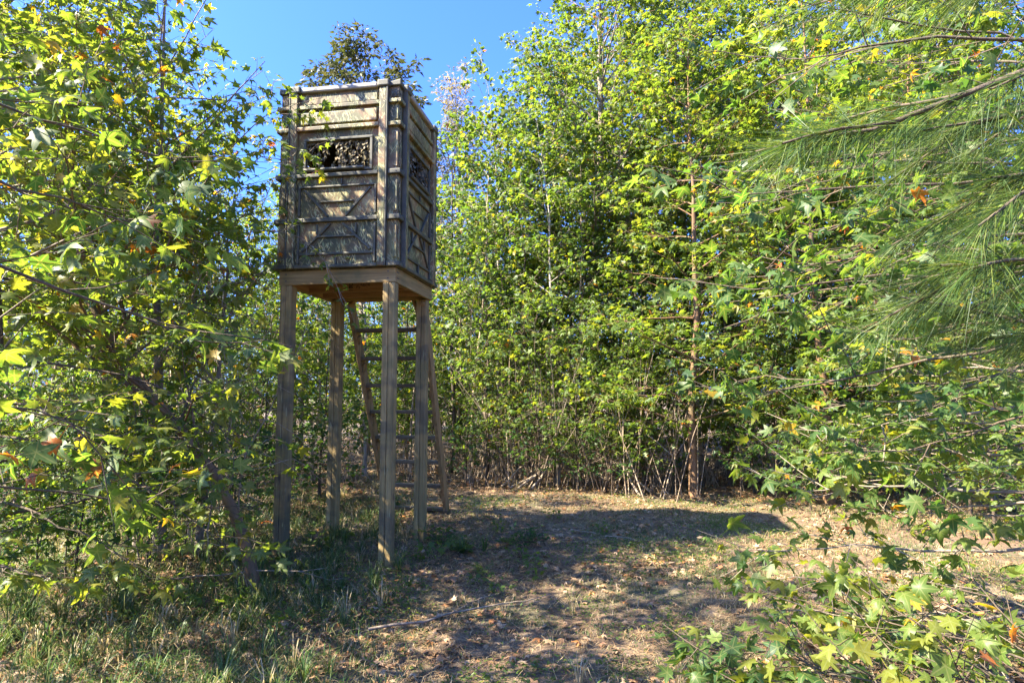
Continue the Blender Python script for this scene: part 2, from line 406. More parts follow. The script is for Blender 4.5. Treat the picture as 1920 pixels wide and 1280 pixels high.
# hunting blind
H = 2.05; A = 0.755; CW = 0.225
blind = thing('hunting_blind', 'camouflage plastic box blind with netted windows standing on the timber tower', 'hunting blind', (SX, SY, G0 + ZT + 0.004), SROT)
LEV = (0.0, 0.52, 1.03, 1.575, 1.84)                # heights of the horizontal ribs
def wall(rz):
    """one wall module: u across, outward = -y, built at the front and turned about z"""
    M = Matrix.Rotation(rz, 4, 'Z')
    hw = A - CW                                      # half width of the wall module
    yw = -A + 0.055                                  # face of the sheet; ribs stand out from it
    def out(mb, name, mat, bevel=0.006, seg=2):
        mb.v = [tuple(M @ Vector(p)) for p in mb.v]; return mb.build(name, mat, blind, bevel, seg)
    wz0, wz1, wu = 1.125, 1.46, hw - 0.150           # window opening
    sh = MB().box(-hw, hw, yw, yw + 0.022, 0.002, wz0).box(-hw, hw, yw, yw + 0.022, wz1, H - 0.01)
    sh.box(-hw, -wu, yw, yw + 0.022, wz0 + .0005, wz1 - .0005).box(wu, hw, yw, yw + 0.022, wz0 + .0005, wz1 - .0005)
    out(sh, 'wall_sheet', M_CAMO, 0)
    for s in (-1, 1):                                # bolted flanges at both ends, with a groove
        out(MB().box(s * hw - 0.042, s * hw + 0.042, yw - 0.055, yw - 0.0003, 0.004, H - 0.03), 'flange', M_CAMO, 0.009)
        x0, x1 = sorted((s * hw + s * 0.0425, s * hw + s * 0.058))
        out(MB().box(x0, x1, yw - 0.06, yw - 0.003, 0.002, H - 0.025), 'seam_strip', M_RIB, 0.004)
        out(MB().box(s * hw - 0.065, s * hw + 0.075, yw - 0.072, yw + 0.05, H - 0.028, H + 0.052), 'flange_cap', M_RIB, 0.016)
    u = hw - 0.044
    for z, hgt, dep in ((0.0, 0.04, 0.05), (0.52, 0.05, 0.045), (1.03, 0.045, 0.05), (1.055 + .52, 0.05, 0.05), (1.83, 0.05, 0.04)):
        out(MB().box(-u, u, yw - dep, yw - 0.0003, z + 0.002, z + hgt), 'rib', M_RIB if z < 1.1 else M_CAMO, 0.008)  # mid and lower ribs darker: their shade is put into the colour
    # raised panels over the window
    out(MB().box(-u + 0.03, u - 0.03, yw - 0.02, yw - 0.0003, 1.885, H - 0.055), 'raised_panel', M_CAMO, 0.01)
    out(MB().box(-u + 0.03, u - 0.03, yw - 0.034, yw - 0.0003, 1.65, 1.795), 'raised_panel', M_CAMO, 0.012)
    # window: frame, rolled cover on the sill, netting, dark gap
    fr = MB().box(-wu - 0.03, wu + 0.03, yw - 0.03, yw - 0.0003, wz1, wz1 + 0.028).box(-wu - 0.03, wu + 0.03, yw - 0.03, yw - 0.0003, wz0 - 0.028, wz0)
    fr.box(-wu - 0.03, -wu, yw - 0.03, yw - 0.0003, wz0 + 0.0005, wz1 - 0.0005).box(wu, wu + 0.03, yw - 0.03, yw - 0.0003, wz0 + .0005, wz1 - .0005)
    out(fr, 'window_frame', M_RIB, 0.004)
    rl = MB().cyl((-wu - 0.02, yw - 0.045, wz0 - 0.006), (wu - 0.06, yw - 0.045, wz0 - 0.006), 0.019, 12)
    out(rl, 'rolled_cover', M_RIB, 0)
    rng = np.random.default_rng(int(rz * 10) + 7)
    pos, ax, nr, sz, tn = [], [], [], [], []
    for gx in np.arange(-wu + 0.01, wu, 0.022):
        for gzz in np.arange(wz0 + 0.03, wz1 + 0.02, 0.03):
            slit = abs((gx + wu) - (0.235 + (gzz - wz0) * 0.25)) < 0.05 and gzz < wz1 - 0.03
            corner = gx < -wu + 0.10 and gzz < wz0 + 0.16
            if slit or (corner and rng.random() < 0.75) or rng.random() < 0.22: continue
            pos.append((gx + rng.normal(0, .007), yw + 0.008 + rng.normal(0, .006), gzz + rng.normal(0, .01)))
            ax.append((rng.normal(0, .45), -0.25 + rng.normal(0, .25), -1)); nr.append((rng.normal(0, .5), -1, rng.normal(0, .3)))
            sz.append(rng.uniform(0.04, 0.075)); tn.append(rng.random())
    me = leaf_mesh('camouflage_netting', np.array(pos), np.array(ax), np.array(nr), np.array(sz), np.array(tn), M_NET, T_STRIP)
    me.transform(M); part('camouflage_netting', me, blind, 'stuff')
    # pressed braces: upper and lower field
    d = 0.026; yb = yw - d / 2 - 0.0004
    def br(a, b, w=0.026):
        out(MB().bar((a[0], yb, a[1]), (b[0], yb, b[1]), w, d, (0, 1, 0)), 'brace', M_RIB, 0.006)
    q = u - 0.035
    br((-q, 0.06), (-q, 0.502)); br((q, 0.06), (q, 0.502))
    br((-q, 0.60), (-q, 0.93)); br((q, 0.60), (q, 0.93))
    br((-q + 0.016, 0.93), (q - 0.016, 0.93), 0.022)
    br((-q + 0.06, 0.90), (-0.10, 0.585)); br((q - 0.06, 0.90), (0.10, 0.585))
    br((-0.20, 0.755), (0.20, 0.755), 0.02)
    br((-0.07, 0.505), (-q + 0.05, 0.20)); br((0.07, 0.505), (q - 0.05, 0.20))
    br((-0.22, 0.36), (0.22, 0.36), 0.022); br((-q + 0.016, 0.165), (q - 0.016, 0.165), 0.026)
    br((0.0, 0.045), (0.0, 0.150), 0.022)
    br((-0.23, 0.385), (-0.23, 0.505), 0.02); br((0.23, 0.385), (0.23, 0.505), 0.02)
    br((0.05, 0.945), (0.05, 1.02), 0.022)
    # roof edge roll between the caps
    out(MB().box(-hw + 0.068, hw - 0.068, yw - 0.05, yw + 0.05, H - 0.022, H + 0.04), 'roof_edge', M_CAP, 0.018)

def corner(rz):
    """an L shaped corner module with its ledges, placed at the front right corner and turned"""
    M = Matrix.Rotation(rz, 4, 'Z'); e = A - 0.055
    def out(mb, name, mat, bevel=0.006):
        mb.v = [tuple(M @ Vector(p)) for p in mb.v]; return mb.build(name, mat, blind, bevel)
    x0 = A - CW + 0.06
    xi = A - CW + 0.002
    sh = MB().box(xi, e, -e + 0.004, -e + 0.024, 0.003, H - 0.015).box(e - 0.02, e, -e + 0.0245, -xi, 0.003, H - 0.015)
    out(sh, 'corner_sheet', M_CAMO, 0)
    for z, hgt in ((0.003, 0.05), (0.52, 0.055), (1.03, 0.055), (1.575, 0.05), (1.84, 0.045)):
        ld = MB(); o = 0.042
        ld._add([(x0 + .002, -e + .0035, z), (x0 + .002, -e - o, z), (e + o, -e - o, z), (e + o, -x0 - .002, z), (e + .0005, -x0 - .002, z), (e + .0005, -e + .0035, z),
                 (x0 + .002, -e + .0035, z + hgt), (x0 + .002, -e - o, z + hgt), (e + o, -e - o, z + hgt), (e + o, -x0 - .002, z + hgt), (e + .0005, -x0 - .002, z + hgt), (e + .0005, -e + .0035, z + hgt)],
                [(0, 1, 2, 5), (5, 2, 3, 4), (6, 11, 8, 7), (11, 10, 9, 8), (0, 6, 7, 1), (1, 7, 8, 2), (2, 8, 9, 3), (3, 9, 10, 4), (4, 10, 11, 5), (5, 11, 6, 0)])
        out(ld, 'ledge', M_RIB if z < 1.1 else M_CAMO, 0.008)  # lower ledges take the dark colour as painted shade, upper ones stay camo
        out(MB().cyl((e - 0.01, -e - o - 0.003, z + hgt / 2), (e - 0.01, -e - o + 0.002, z + hgt / 2), 0.008, 8), 'bolt', M_BOLT, 0)
    out(MB()._add([(x0 - .01, -e + .02, H - .012), (x0 - .01, -e - .03, H - .012), (e + .03, -e - .03, H - .012), (e + .03, -x0 + .01, H - .012), (e - .02, -x0 + .01, H - .012), (e - .02, -e + .02, H - .012),
                  (x0 - .01, -e + .02, H + .03), (x0 - .01, -e - .03, H + .03), (e + .03, -e - .03, H + .06), (e + .03, -x0 + .01, H + .03), (e - .02, -x0 + .01, H + .03), (e - .02, -e + .02, H + .06)],
                [(0, 1, 2, 5), (5, 2, 3, 4), (6, 11, 8, 7), (11, 10, 9, 8), (0, 6, 7, 1), (1, 7, 8, 2), (2, 8, 9, 3), (3, 9, 10, 4), (4, 10, 11, 5), (5, 11, 6, 0)]), 'corner_cap', M_RIB, 0.01)
    for z0, z1 in ((0.10, 0.47), (0.62, 0.97), (1.12, 1.53), (1.655, 1.80), (1.91, 2.0)):   # raised fields
        out(MB().box(x0 + 0.06, e - 0.002, -e - 0.012, -e + 0.0035, z0, z1), 'raised_panel', M_CAMO, 0.006)
        out(MB().box(e + 0.0003, e + 0.012, -e + 0.03, -x0 - 0.03, z0, z1), 'raised_panel', M_CAMO, 0.006)
    return x0, e

# ------------------------------------------------------------------ leaf templates and leaf clouds
def unit(a): return a / np.maximum(np.linalg.norm(a, axis=-1, keepdims=True), 1e-9)

def star_template(detail):
    """a five lobed sweetgum leaf; y runs from the petiole to the tip"""
    V = [(0, 0.34, 0.02)]; F = []
    angs = (-122, -62, 0, 62, 122); lens = (0.42, 0.60, 0.68, 0.60, 0.42)
    def pol(a, r, z): return (r * math.sin(R(a)), 0.34 + r * math.cos(R(a)), z)
    val = (-158, -92, -31, 31, 92, 158); vr = (0.30, 0.25, 0.25, 0.25, 0.25, 0.30)
    vi = []
    for a, r in zip(val, vr): vi.append(len(V)); V.append(pol(a, r, -0.01))
    for k, (a, l) in enumerate(zip(angs, lens)):
        t = len(V); V.append(pol(a, l, -0.10 - 0.06 * (k % 2)))
        if detail:
            s1 = len(V); V.append(pol(a - 15, l * 0.66, -0.045)); s2 = len(V); V.append(pol(a + 15, l * 0.66, -0.045))
            m_ = len(V); V.append(pol(a, l * 0.6, -0.02))
            F += [(0, vi[k], s1, m_), (0, m_, s2, vi[k + 1]), (s1, t, m_), (m_, t, s2)]
        else:
            F.append((0, vi[k], t, vi[k + 1]))
    F.append((vi[0], 0, vi[5]))
    if detail:                                       # petiole
        b = len(V); V += [(-0.012, 0.08, 0.0), (0.012, 0.08, 0.0), (0.012, -0.5, 0.06), (-0.012, -0.5, 0.06)]
        F.append((b, b + 1, b + 2, b + 3))
    return np.array(V, float), F
T_STAR = star_template(False); T_STARD = star_template(True)
T_OVAL = (np.array([(0, 0, 0), (-0.2, 0.38, 0.06), (0, 0.45, 0), (0.2, 0.38, 0.06), (0, 1, -0.08)], float), [(0, 2, 1), (0, 3, 2), (1, 2, 4), (2, 3, 4)])
T_TRI = (np.array([(0, 0, 0), (-0.42, 0.55, -0.06), (0, 0.5, 0.04), (0.42, 0.55, -0.06), (0, 1, -0.08), (-0.3, 0.12, 0), (0.3, 0.12, 0)], float), [(5, 2, 1), (6, 3, 2), (1, 2, 4), (2, 3, 4), (0, 2, 5), (0, 6, 2)])
T_STRIP = (np.array([(-0.2, 0, 0), (0.2, 0, 0.05), (-0.28, 0.45, 0.08), (0.22, 0.5, -0.06), (0.0, 1.0, 0.05)], float), [(0, 1, 3, 2), (2, 3, 4)])

def leaf_frames(ax, nr):
    Ay = unit(ax); Nz = nr - (nr * Ay).sum(1, keepdims=True) * Ay; Nz = unit(Nz); Bx = np.cross(Ay, Nz)
    return Bx, Ay, Nz

def leaf_arrays(pos, ax, nr, sz, tint, tmpl, rng=None):
    T, F = tmpl
    Bx, Ay, Nz = leaf_frames(ax, nr)
    n = len(pos); k = len(T)
    curl = (rng or np.random.default_rng(1)).uniform(-0.4, 3.2, (n, 1, 1))
    V = pos[:, None] + sz[:, None, None] * (T[None, :, 0:1] * Bx[:, None] + T[None, :, 1:2] * Ay[:, None] + T[None, :, 2:3] * curl * Nz[:, None])
    fl = np.concatenate([np.array(f) for f in F]); ft = np.array([len(f) for f in F])
    L = (fl[None] + (np.arange(n) * k)[:, None]).ravel()
    return V.reshape(-1, 3), L, np.tile(ft, n), np.repeat(tint, k)

def leaf_mesh(name, pos, ax, nr, sz, tint, mat, tmpl, rng=None, smooth=False):
    v, l, t, a = leaf_arrays(pos, ax, nr, sz, tint, tmpl, rng)
    return mesh_np(name, v, l, t, mat, a, smooth)

for k in range(4):
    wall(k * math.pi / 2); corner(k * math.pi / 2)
_e = A - 0.055
MB().box(-_e + 0.03, _e - 0.03, -_e + 0.03, _e - 0.03, 0.0, 0.018).build('floor_panel', M_BLACK, blind, 0)
MB().box(-_e - 0.02, _e + 0.02, -_e - 0.02, _e + 0.02, H + 0.005, H + 0.028).build('roof_panel', M_CAP, blind, 0.006)
# round embossed emblem on the upper field of the corner module
em = MB(); ex, ez, ey = A - CW + 0.06 + 0.065, 1.955, -(A - 0.055) - 0.0165
for k in range(14):
    a0, a1 = 2 * math.pi * k / 14, 2 * math.pi * (k + 1) / 14
    em.bar((ex + 0.04 * math.cos(a0), ey, ez + 0.036 * math.sin(a0)), (ex + 0.04 * math.cos(a1), ey, ez + 0.036 * math.sin(a1)), 0.006, 0.007)
for x0_, z0_, x1_, z1_ in ((-.028, .02, -.014, -.02), (-.014, -.02, 0, .018), (0, .018, .014, -.02), (.014, -.02, .028, .02), (-.024, -.016, -.006, .02), (.006, .02, .024, -.016)):
    em.bar((ex + x0_, ey, ez + z0_), (ex + x1_, ey, ez + z1_), 0.006, 0.007)
em.build('emblem', M_RIB, blind, 0)

# ------------------------------------------------------------------ tubes (trunks, limbs, twigs)
class Tubes:
    def __init__(s): s.v = []; s.l = []; s.n = 0; s.nf = 0
    def add(s, P, r, sides=5):
        P = np.asarray(P, float); r = np.asarray(r, float); k = len(P)
        d = np.gradient(P, axis=0); d = unit(d)
        ref = np.array([0.31, 0.17, 0.93]) if abs(d[0, 2]) < 0.8 else np.array([1.0, 0.1, 0.0])
        e1 = unit(np.cross(d, ref)); e2 = np.cross(d, e1)
        a = np.arange(sides) * 2 * math.pi / sides
        V = P[:, None] + r[:, None, None] * (np.cos(a)[None, :, None] * e1[:, None] + np.sin(a)[None, :, None] * e2[:, None])
        i = np.arange(k - 1)[:, None] * sides; j = np.arange(sides)[None]; j2 = (j + 1) % sides
        L = np.stack([i + j, i + j2, i + sides + j2, i + sides + j], -1).reshape(-1) + s.n
        s.v.append(V.reshape(-1, 3)); s.l.append(L); s.n += k * sides; s.nf += (k - 1) * sides
    def mesh(s, name, mat):
        return mesh_np(name, np.concatenate(s.v), np.concatenate(s.l), np.full(s.nf, 4), mat)

class Foliage:
    def __init__(s): s.p = []; s.a = []; s.n = []; s.s = []; s.t = []
    def arrays(s):
        return np.array(s.p), np.array(s.a), np.array(s.n), np.array(s.s), np.array(s.t)

def polyline(p0, d0, L, k, rng, up=0.0, wob=0.12):
    P = [np.array(p0, float)]; d = np.array(d0, float); st = L / (k - 1)
    for i in range(k - 1):
        d = d + np.array([0, 0, up]) / (k - 1) + rng.normal(0, wob, 3) / math.sqrt(k)
        d = d / np.linalg.norm(d); P.append(P[-1] + d * st)
    return np.array(P)

def at_t(P, t):
    f = t * (len(P) - 1); i = min(int(f), len(P) - 2); u = f - i
    return P[i] * (1 - u) + P[i + 1] * u, unit(P[i + 1] - P[i])

def add_leaves(fo, P, rng, n, size, tint, droop=0.35, flat=0.7, s0=0.15):
    for j in range(n):
        p, d = at_t(P, s0 + (1 - s0) * (j + rng.random() * 0.8) / n)
        az = rng.uniform(0, 2 * math.pi)
        a = d * 0.45 + np.array([math.cos(az), math.sin(az), 0]) * 0.8 + np.array([0, 0, -droop + rng.normal(0, .28)])
        nr = np.array([0, 0, 1.0]) + rng.normal(0, flat, 3)
        a = a / np.linalg.norm(a)
        sz = size * rng.uniform(0.42, 1.25)
        fo.p.append(p + a * sz * 0.5); fo.a.append(a); fo.n.append(nr); fo.s.append(sz); fo.t.append(tint(rng))

def spray(P, r0, rng, tb, fo, leaf, tint, sub_gap=0.28, twig_gap=0.17, nl=6, sub_len=0.5, start=0.2, droop=0.35, flat=0.7, up=0.15, twig=0.3, tsides=3, thick=1.0, ok=None):
    """clothe a limb polyline with side branches, twigs and leaves"""
    L = np.linalg.norm(np.diff(P, axis=0), axis=1).sum()
    ns = max(2, int(L * (1 - start) / sub_gap)); sg = 1
    for i in range(ns + 1):
        s = start + (1 - start) * min(1, (i + rng.random() * .6) / ns)
        p, d = at_t(P, min(s, 0.999))
        ang = rng.uniform(0.55, 1.15) * sg if i < ns else 0.0; sg = -sg
        ca, sa = math.cos(ang), math.sin(ang)
        dd = np.array([d[0] * ca - d[1] * sa, d[0] * sa + d[1] * ca, d[2] * 0.6 + rng.normal(0, .28)]); dd /= np.linalg.norm(dd)
        l = sub_len * L * (1.12 - s) * rng.uniform(0.7, 1.2) + 0.22
        Q = polyline(p, dd, l, 4, rng, up, 0.16)
        if ok and not ok(Q[-1]): continue
        tb.add(Q, np.linspace(max(0.004, r0 * 0.38 * (1.1 - s)), 0.003, 4) * thick, 4 if l > .8 else 3)
        nt_ = max(2, int(l / twig_gap)); sg2 = 1
        for j in range(nt_ + 1):
            q, e = at_t(Q, min(0.999, 0.2 + 0.8 * (j + rng.random() * .5) / nt_))
            an = rng.uniform(0.4, 1.2) * sg2; sg2 = -sg2
            ca, sa = math.cos(an), math.sin(an)
            ee = np.array([e[0] * ca - e[1] * sa, e[0] * sa + e[1] * ca, e[2] * .5 + rng.normal(0, .35)]); ee /= np.linalg.norm(ee)
            W = polyline(q, ee, twig * rng.uniform(.6, 1.3), 3, rng, 0.0, 0.15)
            if ok and not ok(W[-1]): continue
            tb.add(W, np.array([0.0035, 0.0025, 0.0015]) * thick, tsides)
            add_leaves(fo, W, rng, nl, leaf, tint, droop, flat)

def gum_tint(y=0.08, lo=0.0, hi=0.8):
    def f(rng):
        u = rng.random()
        if u < y: return 0.84 + 0.16 * rng.random() ** 2.2
        return rng.uniform(lo, hi)
    return f

def grow(seed, Ht, r0, z0, Rc, nlimb, leaf, tint, lean=(0, 0), prof=None, nl=6, el=(0.15, 0.75), up=0.35, path=None, wob=0.05, sub_gap=0.3, twig_gap=0.18, droop=0.35, flat=0.75, sides=7, stems=None, twig=.3, thick=1.0, ok=None):
    rng = np.random.default_rng(seed); tb = Tubes(); fo = Foliage()
    prof = prof or (lambda t: 0.35 + 0.65 * math.sin(math.pi * min(1, (t * 0.85 + 0.12))))
    for st in (stems or [dict()]):
        h = st.get('H', Ht); ln = st.get('lean', lean); b = np.array(st.get('at', (0, 0, 0)), float)
        if path is not None:
            P = np.array(path, float)
            P = np.array([at_t(P, t)[0] for t in np.linspace(0, 1, 16)]); P[1:-1] += rng.normal(0, .012, (14, 3))
        else:
            k = 12; t = np.linspace(0, 1, k)
            P = np.stack([b[0] + ln[0] * t ** 1.3, b[1] + ln[1] * t ** 1.3, h * t], 1); P[1:, :2] += np.cumsum(rng.normal(0, wob * h / 12, (k - 1, 2)), 0)
        P[0, 2] -= 0.2
        rr = st.get('r', r0) * np.linspace(1, 0.10, len(P)); rr[0] *= 1.45; rr[1] *= 1.05
        tb.add(P, rr, sides)
        n = st.get('n', nlimb)
        for i in range(n):
            tc = ((i + rng.random()) / n) ** 0.9
            f = z0 / Ht + (1 - z0 / Ht) * tc
            p, d = at_t(P, min(f, 0.995))
            az = i * 2.399 + rng.uniform(-.5, .5)
            e = rng.uniform(*el) + 0.45 * tc
            L = Rc * prof(tc) * rng.uniform(0.65, 1.15)
            dd = np.array([math.cos(az) * math.cos(e), math.sin(az) * math.cos(e), math.sin(e)])
            Q = polyline(p, dd, max(L, .3), 6, rng, up * rng.uniform(-.6, 1.2), 0.16)
            if ok and not ok(Q[-1]):
                Q = polyline(p, dd * np.array([-.6, 1, 1]), max(L, .3), 6, rng, up, 0.16)
                if not ok(Q[-1]): continue
            rl = min(np.interp(f, np.linspace(0, 1, len(rr)), rr) * 0.5, 0.005 + 0.010 * L)
            tb.add(Q, np.linspace(rl, 0.004, 6) * thick, 5)
            spray(Q, rl, rng, tb, fo, leaf, tint, sub_gap, twig_gap, nl, droop=droop, flat=flat, twig=twig, thick=thick, ok=ok)
    return tb, fo

N_OBJ = 0
def plant_meshes(tb, fo, bark, leafmat, tmpl, name='trunk', keep=None):
    a = fo.arrays()
    return tb.mesh(name, bark), leaf_mesh('crown', *a, leafmat, tmpl, np.random.default_rng(2))

def place(name, meshes, x, y, rz, label, cat, group=None, sc=(1, 1, 1), names=('trunk', 'crown')):
    o = thing(name, label, cat, (x, y, float(gz(x, y))), rz, group); o.scale = sc
    for nm, me in zip(names, meshes): part(nm, me, o)
    return o

# leaves that can be picked out one by one: a small set of shared meshes in several colours
LEAFSET = {}
def leaf_variants(key, mat, tmpl, tints, curls=(-0.6, 0.5, 1.4, 2.6)):
    L = []
    T, F = tmpl
    for ti in tints:
        for cu in curls:
            V = T.copy(); V[:, 2] *= cu; V[:, 2] += 0.10 * V[:, 0] * (cu - 1.2); V[:, 0] *= 1 + 0.08 * (cu - 1)
            L.append((ti, mesh_np('leaf', V, np.concatenate([np.array(f) for f in F]), np.array([len(f) for f in F]), mat, np.full(len(T), ti))))
    LEAFSET[key] = L
leaf_variants('gum', M_GUMV, T_STARD, (0.05, 0.2, 0.35, 0.5, 0.65, 0.8, 0.88, 0.94, 0.975, 1.0))
leaf_variants('fall', M_FALLV, T_STARD, (0.1, 0.3, 0.5, 0.7, 0.86, 1.0), (0.6, 2.4, -2.0))

def leaf_objects(parent, pos, ax, nr, sz, tint, key, rng, name='leaf'):
    Bx, Ay, Nz = leaf_frames(ax, nr); S = LEAFSET[key]; ts = np.array([q[0] for q in S])
    for i in range(len(pos)):
        d = np.abs(ts - tint[i]); c_ = np.flatnonzero(d <= d.min() + 1e-6); me = S[int(rng.choice(c_))][1]
        o = bpy.data.objects.new(name, me); COL.objects.link(o); o.parent = parent
        m = np.eye(4); m[:3, 0] = Bx[i] * sz[i]; m[:3, 1] = Ay[i] * sz[i]; m[:3, 2] = Nz[i] * sz[i]; m[:3, 3] = pos[i]
        o.matrix_basis = Matrix(m.tolist())

CAMP = np.array([0, 0, 1.72]); cp, sp = math.cos(R(5)), math.sin(R(5))
def in_view(W):
    d = W - CAMP; dep = d[:, 1] * cp + d[:, 2] * sp; u = -d[:, 1] * sp + d[:, 2] * cp
    ok = (dep > 0.2) & (np.abs(d[:, 0]) < dep * 0.82) & (np.abs(u) < dep * 0.55)
    return ok, dep

def place_near(name, tb, fo, x, y, rz, label, cat, bark, leafmat, key, nkeep=300, group=None, seed=0, trunk_name='trunk'):
    """a close plant: the 300 leaves that show largest are parts, the rest one crown"""
    o = thing(name, label, cat, (x, y, float(gz(x, y))), rz, group)
    part(trunk_name, tb.mesh(trunk_name, bark), o)
    p, a, n, s, t = fo.arrays()
    c_, s2 = math.cos(rz), math.sin(rz)
    W = np.stack([p[:, 0] * c_ - p[:, 1] * s2 + x, p[:, 0] * s2 + p[:, 1] * c_ + y, p[:, 2] + o.location.z], 1)
    ok, dep = in_view(W)
    score = np.where(ok, s / np.maximum(dep, .3), -1.0)
    order = np.argsort(-score); k = order[:nkeep]; k = k[score[k] > 0]
    rest = np.setdiff1d(np.arange(len(p)), k)
    rng = np.random.default_rng(seed)
    if len(rest): part('crown', leaf_mesh('crown', p[rest], a[rest], n[rest], s[rest], t[rest], leafmat, T_STAR if key == 'gum' else T_OVAL, rng), o, 'stuff')
    leaf_objects(o, p[k], a[k], n[k], s[k], t[k], key, rng)
    return o

# ------------------------------------------------------------------ woodland: shared tree shapes
PROTO = {}
def proto(key, bark, leafmat, tmpl, **kw):
    tb, fo = grow(**kw); PROTO[key] = plant_meshes(tb, fo, bark, leafmat, tmpl)
col = lambda t: 0.45 + 0.55 * math.sin(math.pi * min(1, t * 0.8 + 0.16))
proto('gum_a', M_BARK, M_GUM, T_STAR, seed=11, Ht=12.5, r0=.15, z0=2.0, Rc=2.35, nlimb=84, leaf=0.115, tint=gum_tint(.03, .3, .82), prof=lambda t: 0.5 + 0.5 * math.sin(math.pi * min(1, t * .75 + .2)), nl=9)
proto('gum_b', M_BARKO, M_GUM, T_STAR, seed=12, Ht=8.6, r0=.075, z0=.8, Rc=1.95, nlimb=56, leaf=0.122, tint=gum_tint(.03, .35, .82), lean=(.25, -.2), el=(-.05, .5), up=.15, droop=.25, flat=.65, prof=lambda t: .95 - .5 * t, nl=9)
proto('gum_c', M_BARK, M_GUM, T_STAR, seed=13, Ht=7.0, r0=.08, z0=1.5, Rc=1.8, nlimb=44, leaf=0.115, tint=gum_tint(.04, .15, .75), lean=(-.3, .2), nl=9)
proto('tall_d', M_BARK, M_DARK, T_STAR, seed=14, Ht=11.0, r0=.15, z0=2.6, Rc=2.3, nlimb=56, leaf=0.125, tint=gum_tint(.03, .1, .9), nl=8)
proto('broad_e', M_BARK, M_GUM, T_OVAL, seed=15, Ht=6.2, r0=.10, z0=.4, Rc=2.1, nlimb=40, leaf=0.12, tint=gum_tint(.05, .1, .75), sub_gap=.36, nl=8)
proto('pale_f', M_PALEBARK, M_PALE, T_OVAL, seed=16, Ht=11.5, r0=.13, z0=3.0, Rc=2.2, nlimb=46, leaf=.13, tint=gum_tint(.2, 0, .9), sub_gap=.36, twig_gap=.2, nl=10, el=(.6, 1.1), up=.4, thick=1.3)
proto('oak_g', M_BARK, M_OAK, T_OVAL, seed=17, Ht=12.0, r0=.16, z0=9.2, Rc=1.75, nlimb=26, leaf=.19, tint=gum_tint(.1, 0, .9), el=(.0, .5), twig=.3, nl=18, twig_gap=.2, sub_gap=.34)
proto('sapling_h', M_TWIG, M_GUM, T_STAR, seed=18, Ht=2.6, r0=.022, z0=.35, Rc=.75, nlimb=15, leaf=0.1, tint=gum_tint(.04, .3, .8), sub_gap=.3, sides=5, nl=6)
proto('sapling_i', M_TWIG, M_DARK, T_STAR, seed=19, Ht=1.5, r0=.014, z0=.2, Rc=.55, nlimb=11, leaf=.10, tint=gum_tint(.04, .1, .9), sub_gap=.3, nl=4, sides=5)
proto('slim_j', M_TWIG, M_GUM, T_STAR, seed=20, Ht=5.6, r0=.045, z0=2.0, Rc=1.0, nlimb=18, leaf=.12, tint=gum_tint(.04, .2, .75), sub_gap=.32, nl=5, sides=5, lean=(.3, .1), wob=.12)
proto('pole_m', M_DEAD, M_GUM, T_TRI, seed=23, Ht=7.5, r0=.042, z0=3.2, Rc=1.1, nlimb=20, leaf=0.11, tint=gum_tint(.04, .25, .8), sub_gap=.34, sides=6, lean=(.4, .2), wob=.07, nl=7)
proto('pole_n', M_PALEBARK, M_GUM, T_TRI, seed=24, Ht=8.5, r0=.055, z0=3.8, Rc=1.2, nlimb=20, leaf=0.11, tint=gum_tint(.04, .25, .8), sub_gap=.34, sides=6, lean=(-.5, .1), wob=.06, nl=7)
proto('bush_l', M_TWIG, M_GUM, T_TRI, seed=22, Ht=2.4, r0=.03, z0=.1, Rc=1.35, nlimb=20, leaf=0.1, tint=gum_tint(.04, .2, .8), sub_gap=.34, twig_gap=.2, sides=5, up=.3, prof=lambda t: 1.0 - .45 * t, nl=9)
def little_plant(seed, n, h, leaf, tint, kind='shoot'):
    rng = np.random.default_rng(seed); tb = Tubes(); fo = Foliage()
    for i in range(n):
        az = rng.uniform(0, 6.28)
        if kind == 'fern':                           # arching frond with paired leaflets
            P = polyline((0, 0, -.01), (math.cos(az) * .7, math.sin(az) * .7, 1), h * rng.uniform(.8, 1.25), 7, rng, -1.3, .05)
            tb.add(P, np.linspace(.0022, .0008, 7), 3)
            for k in range(13):
                t = .22 + .77 * k / 12; p, d = at_t(P, min(t, .999)); sd = unit(np.cross(d, (0, 0, 1)))
                for q in (-1, 1):
                    fo.p.append(p); fo.a.append(sd * q + d * .45); fo.n.append(np.array([0, 0, 1]) + rng.normal(0, .15, 3)); fo.s.append(leaf * (1.15 - t) * 1.3); fo.t.append(tint(rng))
        else:
            p0 = (rng.normal(0, h * .35), rng.normal(0, h * .35), -.02) if kind == 'patch' else (rng.normal(0, .01), rng.normal(0, .01), -.02)
            P = polyline(p0, (math.cos(az) * .55, math.sin(az) * .55, 1), h * rng.uniform(.55, 1.1), 4, rng, -.2, .2)
            tb.add(P, np.linspace(.003, .0012, 4), 3)
            add_leaves(fo, P, rng, 5, leaf, tint, .2, .4, .35)
    return tb, fo
for key_, args_, lm_, tm_ in (('young_k', (21, 5, .30, .085, gum_tint(.02, .35, .75)), M_GUM, T_STAR), ('fern_p', (25, 8, .30, .05, gum_tint(0, .3, .6), 'fern'), M_GUM, T_OVAL), ('patch_q', (26, 34, .22, .06, gum_tint(0, .0, .35), 'patch'), M_DARK, T_OVAL)):
    tb, fo = little_plant(*args_); PROTO[key_] = plant_meshes(tb, fo, M_TWIG, lm_, tm_)

